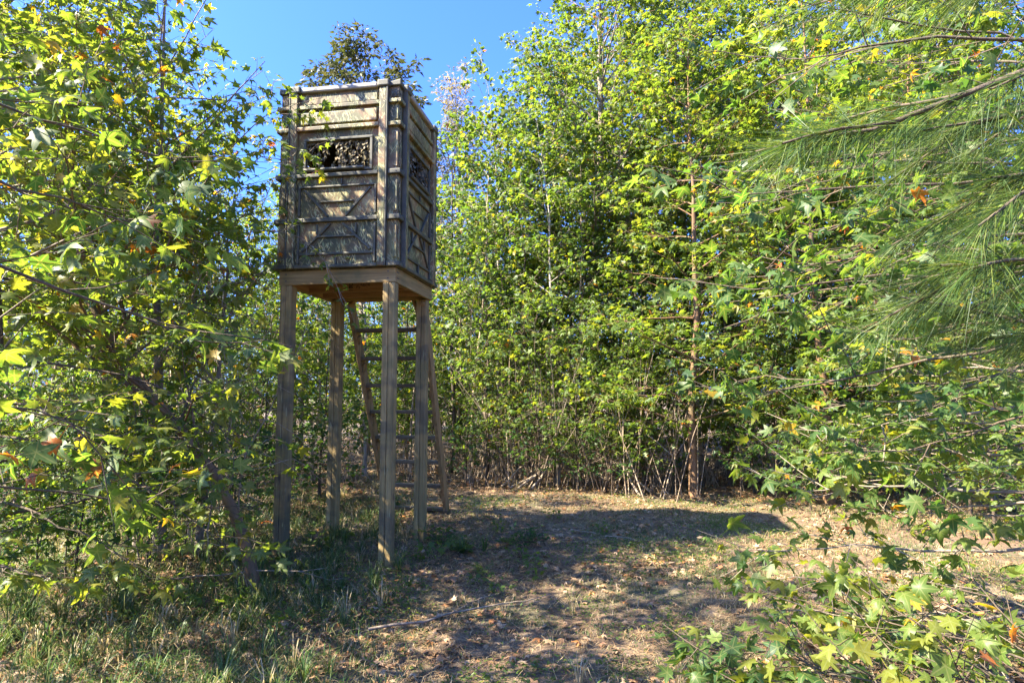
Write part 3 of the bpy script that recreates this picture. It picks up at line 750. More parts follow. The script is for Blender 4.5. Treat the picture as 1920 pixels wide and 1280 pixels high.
# --- the trees one can tell apart
place('sweetgum_tree', PROTO['gum_a'], 1.75, 13.6, 0.4, 'tallest bright green sweetgum in the middle, its crown cut by the picture top', 'tree', None, (1.0, 1.0, 1.0))
place('sweetgum_tree', PROTO['gum_a'], 4.3, 15.2, 2.2, 'tall sweetgum right behind the orange trunked young tree, top right of the middle', 'tree', None, (1.0, 1.0, .96))
place('sweetgum_tree', PROTO['gum_b'], 3.12, 10.9, 1.1, 'young sweetgum with a bare orange lit trunk at the edge of the sunny patch', 'tree')
place('sweetgum_tree', PROTO['gum_b'], 5.15, 10.4, 4.0, 'sweetgum with thin orange trunk behind the low yellow green shrub', 'tree', None, (1, 1, 1.05))
place('sweetgum_tree', PROTO['tall_d'], 0.95, 15.3, 0.0, 'thick pale grey trunk rising behind the heap of dead branches', 'tree', None, (.9, .9, .9))
place('oak_tree', PROTO['oak_g'], -4.35, 18.5, 0.3, 'dull olive tree top standing against the sky right above the camouflage box', 'tree')
place('bare_tree', PROTO['pale_f'], -1.75, 20.0, 0.9, 'pale half bare tree against the blue sky right of the camouflage box', 'tree', None, (1, 1, 1.0))
place('bare_tree', PROTO['pale_f'], -2.9, 22.5, 2.9, 'greyer half bare tree peeping out just behind the right edge of the box', 'tree', None, (.9, .9, .84))

# --- woodland edge and depth, by zone
ORD = ['leftmost', 'second from the left', 'third from the left', 'fourth from the left', 'fifth from the left', 'sixth from the left', 'seventh from the left', 'eighth from the left', 'ninth from the left', 'tenth from the left',
       'eleventh from the left', 'twelfth from the left', 'thirteenth from the left', 'fourteenth from the left', 'fifteenth from the left', 'sixteenth from the left', 'seventeenth from the left', 'eighteenth from the left']
def ordered(spots, label, ix=0):
    """label each of a row by its place from left to right as the camera sees it"""
    k = sorted(range(len(spots)), key=lambda i: spots[i][ix] / spots[i][ix + 1]); out = [None] * len(spots); n = len(spots)
    for r, i in enumerate(k): out[i] = label + ', ' + ('rightmost' if r == n - 1 else ORD[min(r, 17)])
    return out
def zone(spots, label, group, name='woodland_tree'):
    for (k, x, y, rz, s), lb in zip(spots, ordered(spots, label, 1)):
        place(name, PROTO[k], x, y, rz, lb, 'tree', group, (s, s, s * (1 + .08 * math.sin(rz * 7))))
zone([('gum_a', 6.6, 14.2, 3.3, .95), ('gum_a', 8.6, 12.6, 5.0, .95), ('tall_d', 5.8, 17.0, 1.0, 1.05), ('gum_a', 3.0, 18.5, 1.5, 1.0), ('tall_d', 8.2, 17.5, .2, 1.0),
      ('gum_a', 10.8, 16.2, 2.6, 1.0), ('tall_d', 12.5, 14.5, 2.0, 1.0), ('gum_a', 13.5, 19.0, 4.4, 1.0), ('tall_d', 10.4, 21.0, 3.0, 1.1), ('gum_b', 7.2, 11.2, .5, 1.0)],
     'tall green tree behind the sunny clearing', 'tall trees behind the sunny clearing')
zone([('gum_c', -0.35, 15.2, 1.0, .82), ('gum_c', 0.6, 18.4, 2.4, .85), ('broad_e', -1.5, 18.0, .5, .95), ('gum_c', -2.9, 17.4, 3.0, .85), ('broad_e', -0.6, 22.5, 1.9, 1.1), ('broad_e', -3.3, 23.5, .2, 1.1),
      ('broad_e', 1.5, 22.0, 4.2, 1.15), ('broad_e', -5.6, 24.0, 4.9, 1.15), ('broad_e', -2.0, 28.0, 2.9, 1.3), ('broad_e', 1.0, 29.0, 5.9, 1.3), ('broad_e', -5.5, 30.0, 1.2, 1.3), ('broad_e', -9.5, 31.0, 3.2, 1.4)],
     'low leafy tree in the woods past the tower', 'low trees seen past the tower and ladder')
zone([('gum_c', -5.0, 14.8, .6, .95), ('broad_e', -6.9, 16.5, 2.5, 1.1), ('gum_c', -8.3, 13.3, 4.1, .95), ('broad_e', -10.2, 16.0, 1.4, 1.1), ('gum_c', -7.0, 20.5, 3.6, 1.0), ('broad_e', -10.5, 21.5, 5.3, 1.2), ('broad_e', -13.5, 19.0, .9, 1.2), ('gum_c', -10.2, 11.2, 2.0, .9), ('broad_e', -15.0, 25.0, 2.2, 1.3)],
     'shaded tree deep behind the leaning trunk', 'shaded trees at the back left')
zone([('broad_e', 5.0, 23.0, 1, 1.4), ('broad_e', 9.0, 25.5, 2, 1.4), ('broad_e', 14.0, 26.0, 3, 1.5), ('broad_e', 18.0, 22.5, 4, 1.4), ('broad_e', 6.0, 31, 5, 1.5), ('broad_e', 12, 33, .4, 1.6), ('broad_e', 17.5, 17.5, 1.3, 1.3), ('broad_e', 20, 31, 2.4, 1.6)],
     'farthest tree at the back right', 'farthest trees on the right')

zone([('bush_l', -.7, 16.3, 0, 1.0), ('bush_l', .4, 16.6, 1, 1.05), ('bush_l', 1.5, 16.0, 2, 1.1), ('bush_l', 2.7, 15.4, 3, 1.0), ('bush_l', -2.2, 19.8, 4, 1.1), ('bush_l', -.3, 20.2, 5, 1.2), ('bush_l', 1.8, 19.8, .4, 1.2), ('bush_l', -1.2, 25.5, 1.4, 1.4), ('bush_l', -3.6, 20.6, 2.1, 1.1), ('bush_l', .6, 25, 3.3, 1.5), ('bush_l', -3.9, 26.5, 3.8, 1.5), ('bush_l', -2.4, 16.8, 2.2, .95), ('bush_l', -3.3, 18.0, 4.4, 1.0), ('bush_l', -2.5, 32, 2, 1.9), ('bush_l', .5, 33, 4, 1.9)],
     'low green bush in the woods past the tower', 'bushes past the tower', 'bush')
zone([('bush_l', 4.4, 16.8, 0, 1.1), ('bush_l', 5.7, 14.9, 1, 1.0), ('bush_l', 7.3, 15.4, 2, 1.1), ('bush_l', 9.2, 14.6, 3, 1.1), ('bush_l', 11.2, 13.6, 4, 1.1), ('bush_l', 6.3, 18.9, 5, 1.3), ('bush_l', 8.9, 19.6, .5, 1.4), ('bush_l', 11.8, 18.6, 1.5, 1.4), ('bush_l', 14.8, 17.0, 2.5, 1.4), ('bush_l', 4.0, 20.5, 3.5, 1.3), ('bush_l', 7.5, 24.5, 4.5, 1.6), ('bush_l', 11.5, 24.5, 5.5, 1.7), ('bush_l', 16.0, 22.5, .8, 1.7), ('bush_l', 8.4, 10.4, 1.8, .9), ('bush_l', 9.8, 11.6, 2.8, 1.0), ('bush_l', 7.3, 9.3, 3.8, .75), ('bush_l', 6.7, 8.2, 4.8, .7), ('bush_l', 5.5, 6.4, 5.8, .6)],
     'low green bush under the trees at the back right', 'bushes at the back right', 'bush')
zone([('bush_l', -5.6, 16.2, 0, 1.05), ('bush_l', -4.2, 18.6, 1, 1.1), ('bush_l', -7.6, 15.0, 2, 1.1), ('bush_l', -9.3, 13.4, 3, 1.1), ('bush_l', -8.6, 18.2, 4, 1.3), ('bush_l', -6.1, 21.4, 5, 1.3), ('bush_l', -11.8, 15.4, .5, 1.3), ('bush_l', -12.0, 20.0, 1.5, 1.5), ('bush_l', -8.2, 24.5, 2.5, 1.6), ('bush_l', -15.5, 21.5, 3.5, 1.6), ('bush_l', -7.3, 11.6, 4.2, .9), ('bush_l', -8.0, 9.2, 1.2, .85), ('bush_l', -9.6, 10.2, 2.2, 1.0), ('bush_l', -10.6, 12.6, 3.1, 1.1), ('bush_l', -6.7, 9.4, .7, .7), ('bush_l', -6.3, 27.0, 5.2, 1.7)],
     'low bush deep behind the leaning trunk', 'bushes at the back left', 'bush')

zone([('pole_m', -.9, 13.4, 0, 1.0), ('pole_n', -.25, 14.4, 1, 1.0), ('pole_m', .55, 13.9, 2, .95), ('pole_n', 1.25, 14.8, 3, 1.0), ('pole_m', 1.6, 12.9, 4, .9), ('pole_m', 2.2, 14.0, 5, 1.0), ('pole_n', 2.75, 13.3, 6, .95), ('pole_m', -1.4, 15.6, 1.5, 1.0), ('pole_m', .2, 16.2, 2.5, 1.05), ('pole_n', .9, 12.6, .4, .85), ('pole_m', 3.0, 16.6, 3.5, 1.1)],
     'thin bare pole tree right of the ladder', 'thin pole trees right of the ladder', 'pole_tree')
zone([('pole_m', 3.7, 13.2, 0, 1.0), ('pole_n', 4.2, 14.2, 1, 1.0), ('pole_m', 4.9, 12.7, 2, .95), ('pole_m', 5.5, 13.7, 3, 1.05), ('pole_n', 6.2, 12.6, 4, 1.0), ('pole_m', 6.9, 13.6, 5, 1.0), ('pole_m', 7.6, 12.0, 6, 1.0), ('pole_n', 8.2, 13.8, .5, 1.0), ('pole_m', 5.6, 11.8, 1.5, .9), ('pole_m', 9.2, 12.2, 2.5, 1.0)],
     'thin bare pole tree over the brown leafy floor', 'thin pole trees at the right', 'pole_tree')
zone([('pole_m', -2.3, 14.2, 0, .8), ('pole_n', -3.1, 13.4, 1, .75), ('pole_m', -4.0, 12.8, 2, .8), ('pole_m', -5.3, 11.3, 3, .8), ('pole_m', -6.4, 12.6, 4, .85), ('pole_n', -7.4, 10.6, 5, .8), ('pole_m', -8.6, 11.8, 6, .9), ('pole_m', -6.9, 8.4, 2, .8)],
     'thin bare pole tree behind the left tower posts', 'thin pole trees at the back left', 'pole_tree')

# slim stems and saplings along the woodland edge
rs = random.Random(21)
def scatter(k, spots, name, label, cat, group, lo=.8, hi=1.2):
    for (x, y), lb in zip(spots, ordered(spots, label)):
        s = rs.uniform(lo, hi); place(name, PROTO[k], x, y, rs.uniform(0, 6.28), lb, cat, group, (s, s, s * rs.uniform(.9, 1.15)))
scatter('slim_j', [(-.55, 13.2), (-.15, 13.5), (.35, 13.1), (1.35, 12.6), (2.3, 13.0), (2.6, 12.3), (-1.4, 14.2), (.9, 12.9)], 'slim_tree', 'slim dark stemmed tree right of the ladder', 'young tree', 'slim stems right of the ladder')
scatter('slim_j', [(4.2, 12.2), (5.9, 12.0), (6.6, 11.0), (4.7, 13.4), (7.6, 12.6), (3.6, 12.9)], 'slim_tree', 'slim dark stemmed tree on the brown leafy floor', 'young tree', 'slim stems over the brown leafy floor')
scatter('sapling_h', [(-.9, 12.6), (.1, 12.5), (.8, 12.2), (1.6, 12.0), (2.25, 11.8), (2.0, 12.9), (3.6, 12.0), (-.3, 14.0), (2.45, 11.2), (1.2, 11.7), (-.5, 12.1), (.5, 11.9), (1.7, 11.6), (2.9, 11.5)], 'sapling', 'bright sapling behind the dead branches', 'sapling', 'saplings in the brushy wood edge')
scatter('sapling_h', [(4.4, 11.6), (5.6, 11.2), (6.3, 9.9), (6.9, 10.3), (7.6, 9.3), (5.9, 10.9), (4.5, 10.9), (6.0, 9.2), (5.7, 7.6), (6.6, 9.2)], 'sapling', 'bright sapling beyond the sunny dry grass', 'sapling', 'saplings beyond the sunny grass')
scatter('sapling_h', [(-2.6, 13.6), (-3.6, 12.6), (-4.6, 11.6), (-3.1, 15.4), (-5.6, 12.6), (-1.9, 15.2), (-4.1, 10.4), (-5.2, 9.6), (-6.4, 10.4), (-3.3, 11.0)], 'sapling', 'leafy sapling behind the left tower posts', 'sapling', 'saplings behind the left tower posts', .9, 1.35)
scatter('sapling_i', [(-4.6, 8.2), (-3.9, 8.9), (-5.3, 7.7), (-3.3, 9.5), (-6.1, 8.8), (-2.9, 10.1)], 'sapling', 'low dark sapling left of the tower', 'sapling', 'low saplings left of the tower', .7, 1.1)
scatter('sapling_h', [(-3.5, 5.2), (-3.5, 6.2), (-4.0, 5.8), (-4.5, 6.6), (-3.7, 7.3), (-4.7, 5.2), (-3.6, 4.2), (-4.3, 7.9)], 'sapling', 'leafy shoot under the leaning trunk', 'sapling', 'leafy shoots under the leaning trunk', .42, .62)
scatter('sapling_i', [(-3.4, 5.7), (-3.9, 5.3), (-4.2, 6.2), (-3.7, 6.6), (-4.8, 6.0), (-3.2, 7.4), (-3.9, 4.8), (-4.6, 7.2), (-3.3, 8.3)], 'sapling', 'dark leaved shoot in the left undergrowth', 'sapling', 'dark shoots in the left undergrowth', .6, .9)
place('shrub', PROTO['sapling_i'], 4.55, 9.75, 1, 'low yellow green shrub in the sun at the foot of the orange trunk', 'shrub', None, (1.25, 1.25, .75))
scatter('sapling_i', [(-.9, 12.0), (.45, 11.7), (1.2, 11.5), (1.75, 11.2), (2.6, 11.4), (3.9, 10.9)], 'sapling', 'small leafy shoot before the brushy wood edge', 'sapling', 'small shoots at the wood edge', .5, .9)
scatter('young_k', [(-2.75, 6.6), (-2.45, 6.75), (-2.3, 5.1), (-.85, 7.1), (-.55, 7.4), (-1.75, 4.7), (-2.9, 5.6), (-.95, 8.0), (-2.2, 7.5), (-1.95, 7.9)], 'seedling', 'tiny bright seedling near the tower posts', 'seedling', 'seedlings around the tower posts', .7, 1.3)
scatter('young_k', [(-.3, 6.2), (-.1, 5.9), (.2, 6.4), (.05, 7.0), (.55, 8.9), (1.1, 8.0), (-.2, 8.1)], 'seedling', 'low bright seedling on the bare path', 'seedling', 'seedlings on the bare path', .6, 1.0)

for (k_, x_, y_, s_, lb_) in (('fern_p', -.62, 7.35, 1.0, 'small bright fern on the path in front of the ladder'), ('fern_p', -.30, 6.5, .8, 'little fern nearest to the front of the path'), ('fern_p', -.05, 7.6, .9, 'fern at the left end of the dark leafy patch'),
                              ('patch_q', .20, 7.45, 1.25, 'patch of dark bluish low leaves in the middle of the clearing'), ('patch_q', -.85, 7.75, .9, 'low green leafy clump beside the right rear tower post')):
    place('fern' if k_ == 'fern_p' else 'low_plant', PROTO[k_], x_, y_, x_ * 9, lb_, 'fern' if k_ == 'fern_p' else 'plant', None, (s_, s_, s_), ('stems', 'leaves'))

# dry brush and dead branches under the trees
def brush(seed, n, h, spread, r=.006):
    rng = np.random.default_rng(seed); tb = Tubes()
    for i in range(n):
        p = np.array([rng.normal(0, spread), rng.normal(0, spread * .6), -.05]); d = np.array([rng.normal(0, .28), rng.normal(0, .28), 1]); d /= np.linalg.norm(d)
        L = h * rng.uniform(.45, 1.1); P = polyline(p, d, L, 5, rng, -.1, .15)
        rr = r * rng.uniform(.6, 1.6); tb.add(P, np.linspace(rr, rr * .35, 5), 4)
        for j in range(rng.integers(1, 4)):
            q, e = at_t(P, rng.uniform(.3, .9)); e = e + rng.normal(0, .5, 3); e /= np.linalg.norm(e)
            tb.add(polyline(q, e, L * .35, 3, rng, 0, .2), np.array([rr * .5, rr * .4, rr * .2]), 3)
    return tb
B1 = brush(31, 36, 1.5, .46).mesh('stems', M_DEAD); B2 = brush(32, 30, .8, .35, .005).mesh('stems', M_DEAD); B3 = brush(33, 26, 2.4, .5, .009).mesh('stems', M_DEAD); B4 = brush(34, 20, 2.7, .5, .007).mesh('stems', M_BARK)
for lst, label, group in (([(-.8, 13.0), (.1, 12.8), (.7, 12.7), (1.25, 12.2), (1.9, 12.2), (2.6, 11.9), (-1.5, 13.8), (2.2, 11.3), (1.0, 13.4), (.3, 14.3), (-.3, 12.5), (.45, 12.3), (1.55, 12.7), (2.35, 12.5), (2.9, 12.7), (-1.1, 14.4)], 'tangle of dry tan stems right of the ladder', 'dry brush right of the ladder'),
                          ([(3.8, 12.4), (4.9, 12.2), (5.8, 11.6), (6.5, 12.4), (4.3, 13.2), (7.3, 11.0), (8.4, 11.0), (5.3, 13.6)], 'tangle of dry tan stems over brown leaf floor', 'dry brush at the right'),
                          ([(-4.4, 9.5), (-5.4, 10.5), (-3.2, 12.4), (-6.2, 11.6), (-2.4, 14.6), (-5.0, 12.0), (-2.8, 16.0), (-7.0, 9.6)], 'tangle of brown stems behind the left posts', 'dry brush behind the left posts')):
    lbs = ordered(lst, label)
    for i, (x, y) in enumerate(lst):
        o = thing('dry_brush', lbs[i], 'brush', (x, y, float(gz(x, y))), i * 1.7, group); o.scale = (1, 1, rs.uniform(.8, 1.25))
        part('stems', (B1, B3, B1, B4, B2, B4)[i % 6], o, 'stuff')
def dead_branch(p0, p1, r, seed, label, group=None, forks=5):
    rng = np.random.default_rng(seed); p0 = np.array(p0, float); p1 = np.array(p1, float); tb = Tubes()
    P = np.array([p0 * (1 - t) + p1 * t for t in np.linspace(0, 1, 7)]); P[1:-1] += rng.normal(0, .02 * np.linalg.norm(p1 - p0), (5, 3)) * .6
    tb.add(P - p0, np.linspace(r, r * .4, 7), 6)
    for i in range(forks):
        q, e = at_t(P - p0, rng.uniform(.3, .95)); e = e + rng.normal(0, .45, 3); e /= np.linalg.norm(e)
        tb.add(polyline(q, e, rng.uniform(.2, .55), 4, rng, 0, .2), np.linspace(r * .45, r * .15, 4), 4)
    o = bpy.data.objects.new('dead_branch', tb.mesh('dead_branch', M_DEAD if group else M_BARK)); link(o); o.location = p0
    return tag(o, label, 'branch', group)
HEAP = ['lowest long', 'second lowest', 'middle', 'rear upper', 'forked topmost', 'right hand leaning', 'short right hand']
for i, (a, b) in enumerate((((-.05, 11.9), (1.05, 12.6)), ((.1, 11.7), (1.15, 12.4)), ((.25, 12.3), (1.0, 12.8)), ((-.2, 12.1), (.8, 12.9)), ((.35, 11.6), (1.2, 12.7)), ((2.45, 11.3), (1.3, 12.5)), ((2.2, 11.0), (1.6, 11.9)))):
    dead_branch((a[0], a[1], float(gz(*a)) + .03), (b[0], b[1], float(gz(*b)) + .55 + .12 * i), .022, 40 + i, HEAP[i] + ' bleached dead branch of the heap at the wood edge', 'dead branches heaped at the wood edge')
dead_branch((-1.05, 4.75, .03), (.05, 5.35, .04), .012, 51, 'long crooked stick lying on the leaf litter in the front middle', None, 2)
dead_branch((.75, 8.2, .03), (1.5, 7.5, .04), .012, 52, 'short fallen stick on the path beside the ferny plants', None, 2)
dead_branch((-3.0, 5.7, .12), (-1.7, 5.9, .16), .008, 53, 'thin pale stick arching through the grass near the front post', None, 2)

def trimmed(x0, y0, rz=0.0):
    """keeps the clearing round the tower free of the left trees' twigs"""
    c_, s_ = math.cos(rz), math.sin(rz)
    def ok(p):
        X = x0 + p[0] * c_ - p[1] * s_; Y = y0 + p[0] * s_ + p[1] * c_; z = p[2]
        lim = -0.392 + .03 * math.sin(z * 4.1) + .02 * math.sin(z * 9.7 + Y)
        el = (z - 1.72) / Y
        if el > .45: lim -= .045 * (el - .45) / .15
        if .2 < el < .42: lim += .03
        if el < .17: lim -= .022
        return X / Y < lim
    return ok

# ------------------------------------------------------------------ left side: leaning tree and leafy neighbours
tb, fo = grow(seed=61, Ht=5.4, r0=.062, z0=1.9, Rc=1.85, nlimb=42, leaf=.125, tint=gum_tint(.07, .45, .84), nl=5, sides=9,
              ok=trimmed(-2.33, 5.85), path=[(0, 0, 0), (-.02, .0, .28), (-.18, .03, .62), (-.45, .05, 1.05), (-.86, .0, 1.62), (-1.3, .0, 2.1), (-1.7, .1, 2.7), (-2.0, .2, 3.5), (-2.1, .3, 4.3), (-2.0, .4, 5.1)])
place_near('leaning_tree', tb, fo, -2.33, 5.85, 0, 'tree with a curved brown trunk leaning far to the left in front of the tower', 'tree', M_BARKO, M_GUM, 'gum', 300, None, 1)
tb, fo = grow(seed=62, Ht=6.5, r0=.06, z0=1.0, Rc=1.65, nlimb=44, leaf=.12, tint=gum_tint(.07, .45, .84), nl=5, el=(.1, .8), ok=trimmed(-3.75, 6.9),
              stems=[dict(H=6.5, n=36, lean=(.1, -.3)), dict(H=4.4, n=18, lean=(.25, .2), at=(.3, .15, 0), r=.04), dict(H=4.6, n=16, lean=(-.5, -.4), at=(-.3, .1, 0), r=.045)])
rng = np.random.default_rng(162)
for L_, r_, n_ in (([(0, 0, 3.3), (.6, -.4, 3.85), (1.2, -.7, 4.15), (1.62, -.8, 4.05)], .010, 4), ([(0, 0, 3.5), (.6, -.4, 4.2), (1.15, -.6, 4.6), (1.45, -.6, 4.75)], .010, 4), ([(0, 0, 3.0), (.85, -.3, 3.5), (1.45, -.35, 3.45), (1.75, -.4, 3.2), (1.98, -.4, 2.75)], .006, 1)):
    L_ = np.array(L_, float); L_ = np.array([at_t(L_, t)[0] for t in np.linspace(0, 1, 10)]); tb.add(L_, np.linspace(r_, .002, 10), 5)
    spray(L_, r_, rng, tb, fo, .105, gum_tint(.08, .45, .84), sub_gap=.2, sub_len=.22 if n_ > 1 else .06, twig_gap=.2, nl=n_, twig=.2 if n_ > 1 else .06, start=.35)
place_near('sweetgum_tree', tb, fo, -3.75, 6.9, 0, 'many stemmed leafy tree whose twigs reach over the left edge of the camouflage box', 'tree', M_BARK, M_GUM, 'gum', 300, None, 2)
tb, fo = grow(seed=63, Ht=7.2, r0=.085, z0=1.4, Rc=1.8, nlimb=36, leaf=.12, tint=gum_tint(.07, .3, .84), nl=5, ok=trimmed(-5.1, 6, 1.3))
place_near('sweetgum_tree', tb, fo, -5.1, 6.0, 1.3, 'dense backlit tree at the far left behind the leaning trunk', 'tree', M_BARK, M_GUM, 'gum', 300, None, 3)
tb, fo = grow(seed=64, Ht=6.4, r0=.075, z0=.9, Rc=1.75, nlimb=36, leaf=.12, tint=gum_tint(.07, .25, .84), nl=5, ok=trimmed(-4.15, 4.3, 2.3))
place_near('sweetgum_tree', tb, fo, -4.15, 4.3, 2.3, 'closest leafy tree at the left edge with its trunk out of the picture', 'tree', M_BARK, M_GUM, 'gum', 300, None, 4)
tb, fo = grow(seed=65, Ht=6.6, r0=.075, z0=.9, Rc=1.8, nlimb=34, leaf=.12, tint=gum_tint(.06, .25, .8), nl=5, ok=trimmed(-5.6, 8.6, 0.8))
place_near('sweetgum_tree', tb, fo, -5.6, 8.6, .8, 'leafy tree between the far left trunks and the shaded woods behind', 'tree', M_BARK, M_GUM, 'gum', 300, None, 5)
tb, fo = grow(seed=66, Ht=6.6, r0=.07, z0=1.2, Rc=1.6, nlimb=30, leaf=.12, tint=gum_tint(.06, .3, .82), nl=4)  # added tree, stands out of frame to throw dappled shade on the foreground
place_near('sweetgum_tree', tb, fo, -3.95, 2.7, .8, 'leafy tree added beyond the left edge to shade the foreground, overhanging the top left corner', 'tree', M_BARK, M_GUM, 'gum', 300, None, 6)
# vine tangle hanging in the many stemmed tree
rng = np.random.default_rng(70); tb = Tubes()
for i in range(170):
    p = np.array([rng.normal(-.25, .4), rng.normal(0, .4), rng.uniform(.2, 3.4)]); d = rng.normal(0, 1, 3); d[2] = abs(d[2]) * .8; d /= np.linalg.norm(d)
    P = polyline(p, d, rng.uniform(.5, 1.3), 8, rng, -1.6, .7); tb.add(P, np.linspace(.005, .002, 8), 3)
for i in range(9):
    p = np.array([rng.normal(-.35, .3), rng.normal(0, .35), -.1]); P = polyline(p, (rng.normal(-.08, .08), rng.normal(0, .1), 1), rng.uniform(2.2, 4.2), 14, rng, 0, .55); tb.add(P, np.linspace(.011, .004, 14), 5)
vo = thing('vine_tangle', 'brown tangle of bare vines hanging in the leafy tree left of the box', 'vines', (-3.2, 6.95, .05)); part('stems', tb.mesh('stems', M_DEAD), vo, 'stuff')

# ------------------------------------------------------------------ branches reaching into the picture
def branch_thing(name, label, base, limbs, seed, leaf, tint, bark=M_TWIG, nl=4, key='gum', leafmat=M_GUM, nkeep=300, r=.013, group=None, **kw):
    """a tree standing just outside the frame; its limbs are given as paths in world space"""
    rng = np.random.default_rng(seed); tb = Tubes(); fo = Foliage()
    b = np.array([base[0], base[1], float(gz(*base))])
    top = max(max(p[2] for p in l) for l in limbs) + .6
    P = np.array([[0, 0, -.2], [0, 0, top * .3], [rng.normal(0, .05), rng.normal(0, .05), top * .65], [rng.normal(0, .08), rng.normal(0, .08), top]])
    tb.add(P, np.array([.06, .05, .035, .015]), 8)
    for l in limbs:
        L = np.array(l, float) - b
        L = np.array([at_t(L, t)[0] for t in np.linspace(0, 1, 10)]); L[1:-1] += rng.normal(0, .012, (8, 3))
        tb.add(L, np.linspace(r, .003, 10), 6)
        spray(L, r, rng, tb, fo, leaf, tint, nl=nl, **kw)
    return place_near(name, tb, fo, base[0], base[1], 0, label, 'tree', bark, leafmat, key, nkeep, group, seed)

branch_thing('sweetgum_tree', 'nearest sweetgum at the left edge with big bluish green leaves hanging into view', (-3.0, 2.2),
             [[(-3.0, 2.2, 2.5), (-2.4, 2.6, 2.35), (-1.9, 3.0, 2.15), (-1.6, 3.2, 2.0)], [(-3.0, 2.2, 1.9), (-2.4, 2.5, 1.8), (-1.95, 2.8, 1.6)], [(-3.0, 2.2, 3.2), (-2.5, 2.8, 3.1), (-1.9, 3.3, 3.0)], [(-3.0, 2.2, 1.5), (-2.6, 2.9, 1.35), (-2.0, 3.5, 1.15)], [(-3.0, 2.2, 3.0), (-2.5, 2.7, 2.75), (-1.9, 3.2, 2.6)]],
             81, .125, gum_tint(.12, .05, .7), nl=4, sub_gap=.26, sub_len=.42, twig_gap=.2)
branch_thing('sweetgum_tree', 'sweetgum with low sunlit branches over the grass in front of the leaning trunk', (-3.9, 4.6),
             [[(-3.9, 4.6, 1.5), (-3.2, 4.6, 1.35), (-2.65, 4.7, 1.05), (-2.25, 4.75, .72)], [(-3.9, 4.6, 1.0), (-3.3, 4.4, .95), (-2.7, 4.4, .65)], [(-3.9, 4.6, 2.0), (-3.2, 4.8, 1.95), (-2.6, 5.0, 1.7), (-2.3, 5.2, 1.4)], [(-3.9, 4.6, 2.6), (-3.2, 4.9, 2.6), (-2.5, 5.2, 2.4)], [(-3.9, 4.6, .8), (-3.2, 5.0, .95), (-2.6, 5.0, .9), (-2.15, 4.95, .7)], [(-3.9, 4.6, 1.2), (-3.4, 5.0, 1.4), (-2.8, 5.3, 1.35), (-2.4, 5.4, 1.1)], [(-3.9, 4.6, 1.7), (-3.3, 4.2, 1.7), (-2.7, 4.0, 1.5)], [(-3.9, 4.6, .6), (-3.4, 4.3, .6), (-2.9, 4.2, .5)]],
             82, .115, gum_tint(.08, .45, .84), nl=4, sub_gap=.25, sub_len=.4, twig_gap=.19)
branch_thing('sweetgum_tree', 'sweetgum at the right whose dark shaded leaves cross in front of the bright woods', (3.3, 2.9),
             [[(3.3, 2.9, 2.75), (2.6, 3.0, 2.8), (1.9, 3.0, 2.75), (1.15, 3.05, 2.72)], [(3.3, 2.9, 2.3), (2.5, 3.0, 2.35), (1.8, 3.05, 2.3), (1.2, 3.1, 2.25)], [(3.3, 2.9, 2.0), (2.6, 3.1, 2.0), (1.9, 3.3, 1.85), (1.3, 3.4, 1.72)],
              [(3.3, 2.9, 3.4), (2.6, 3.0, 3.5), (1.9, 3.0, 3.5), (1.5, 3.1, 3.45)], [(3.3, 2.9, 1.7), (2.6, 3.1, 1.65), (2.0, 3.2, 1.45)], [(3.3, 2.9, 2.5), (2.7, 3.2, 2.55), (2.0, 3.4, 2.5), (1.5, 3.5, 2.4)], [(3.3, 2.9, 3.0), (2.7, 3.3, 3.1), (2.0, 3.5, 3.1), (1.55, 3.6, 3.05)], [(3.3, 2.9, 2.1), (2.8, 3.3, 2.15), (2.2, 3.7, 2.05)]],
             83, .10, gum_tint(.04, .0, .5), nl=5, sub_gap=.22, sub_len=.36, twig_gap=.18)  # only dark leaf tints: the shade on this tree is painted into them
branch_thing('sweetgum_tree', 'yellowing sweetgum filling the right edge behind the pine needles', (4.4, 4.2),
             [[(4.4, 4.2, 2.6 + .0), (3.6, 4.3, 2.6), (2.8, 4.3, 2.5), (2.2, 4.3, 2.35)], [(4.4, 4.2, 3.2), (3.5, 4.4, 3.4), (2.6, 4.4, 3.4), (2.0, 4.4, 3.3)], [(4.4, 4.2, 3.9), (3.5, 4.3, 4.3), (2.6, 4.3, 4.4), (2.0, 4.2, 4.5)], [(4.4, 4.2, 2.0), (3.6, 4.4, 1.95), (2.8, 4.5, 1.75), (2.3, 4.5, 1.5)],
              [(4.4, 4.2, 4.4), (3.6, 4.6, 5.0), (2.8, 4.6, 5.1)], [(4.4, 4.2, 1.5), (3.6, 4.5, 1.4), (2.9, 4.7, 1.15)], [(4.4, 4.2, 3.5), (3.7, 4.9, 3.8), (3.0, 5.2, 3.9)], [(4.4, 4.2, 2.8), (3.8, 4.8, 2.9), (3.1, 5.2, 2.9)], [(4.4, 4.2, 2.3), (3.7, 4.9, 2.3), (3.0, 5.3, 2.2)], [(4.4, 4.2, 1.9), (3.8, 5.0, 1.8), (3.2, 5.4, 1.5)], [(4.4, 4.2, 4.0), (3.8, 5.2, 4.6), (3.2, 5.6, 4.8)], [(4.4, 4.2, 4.6), (4.0, 5.0, 5.5), (3.4, 5.3, 5.9)], [(4.4, 4.2, 3.0), (3.9, 4.0, 3.0), (3.1, 3.9, 2.9)]],
             84, .102, gum_tint(.08, .2, .8), nl=6, sub_gap=.2, sub_len=.42, twig_gap=.16)
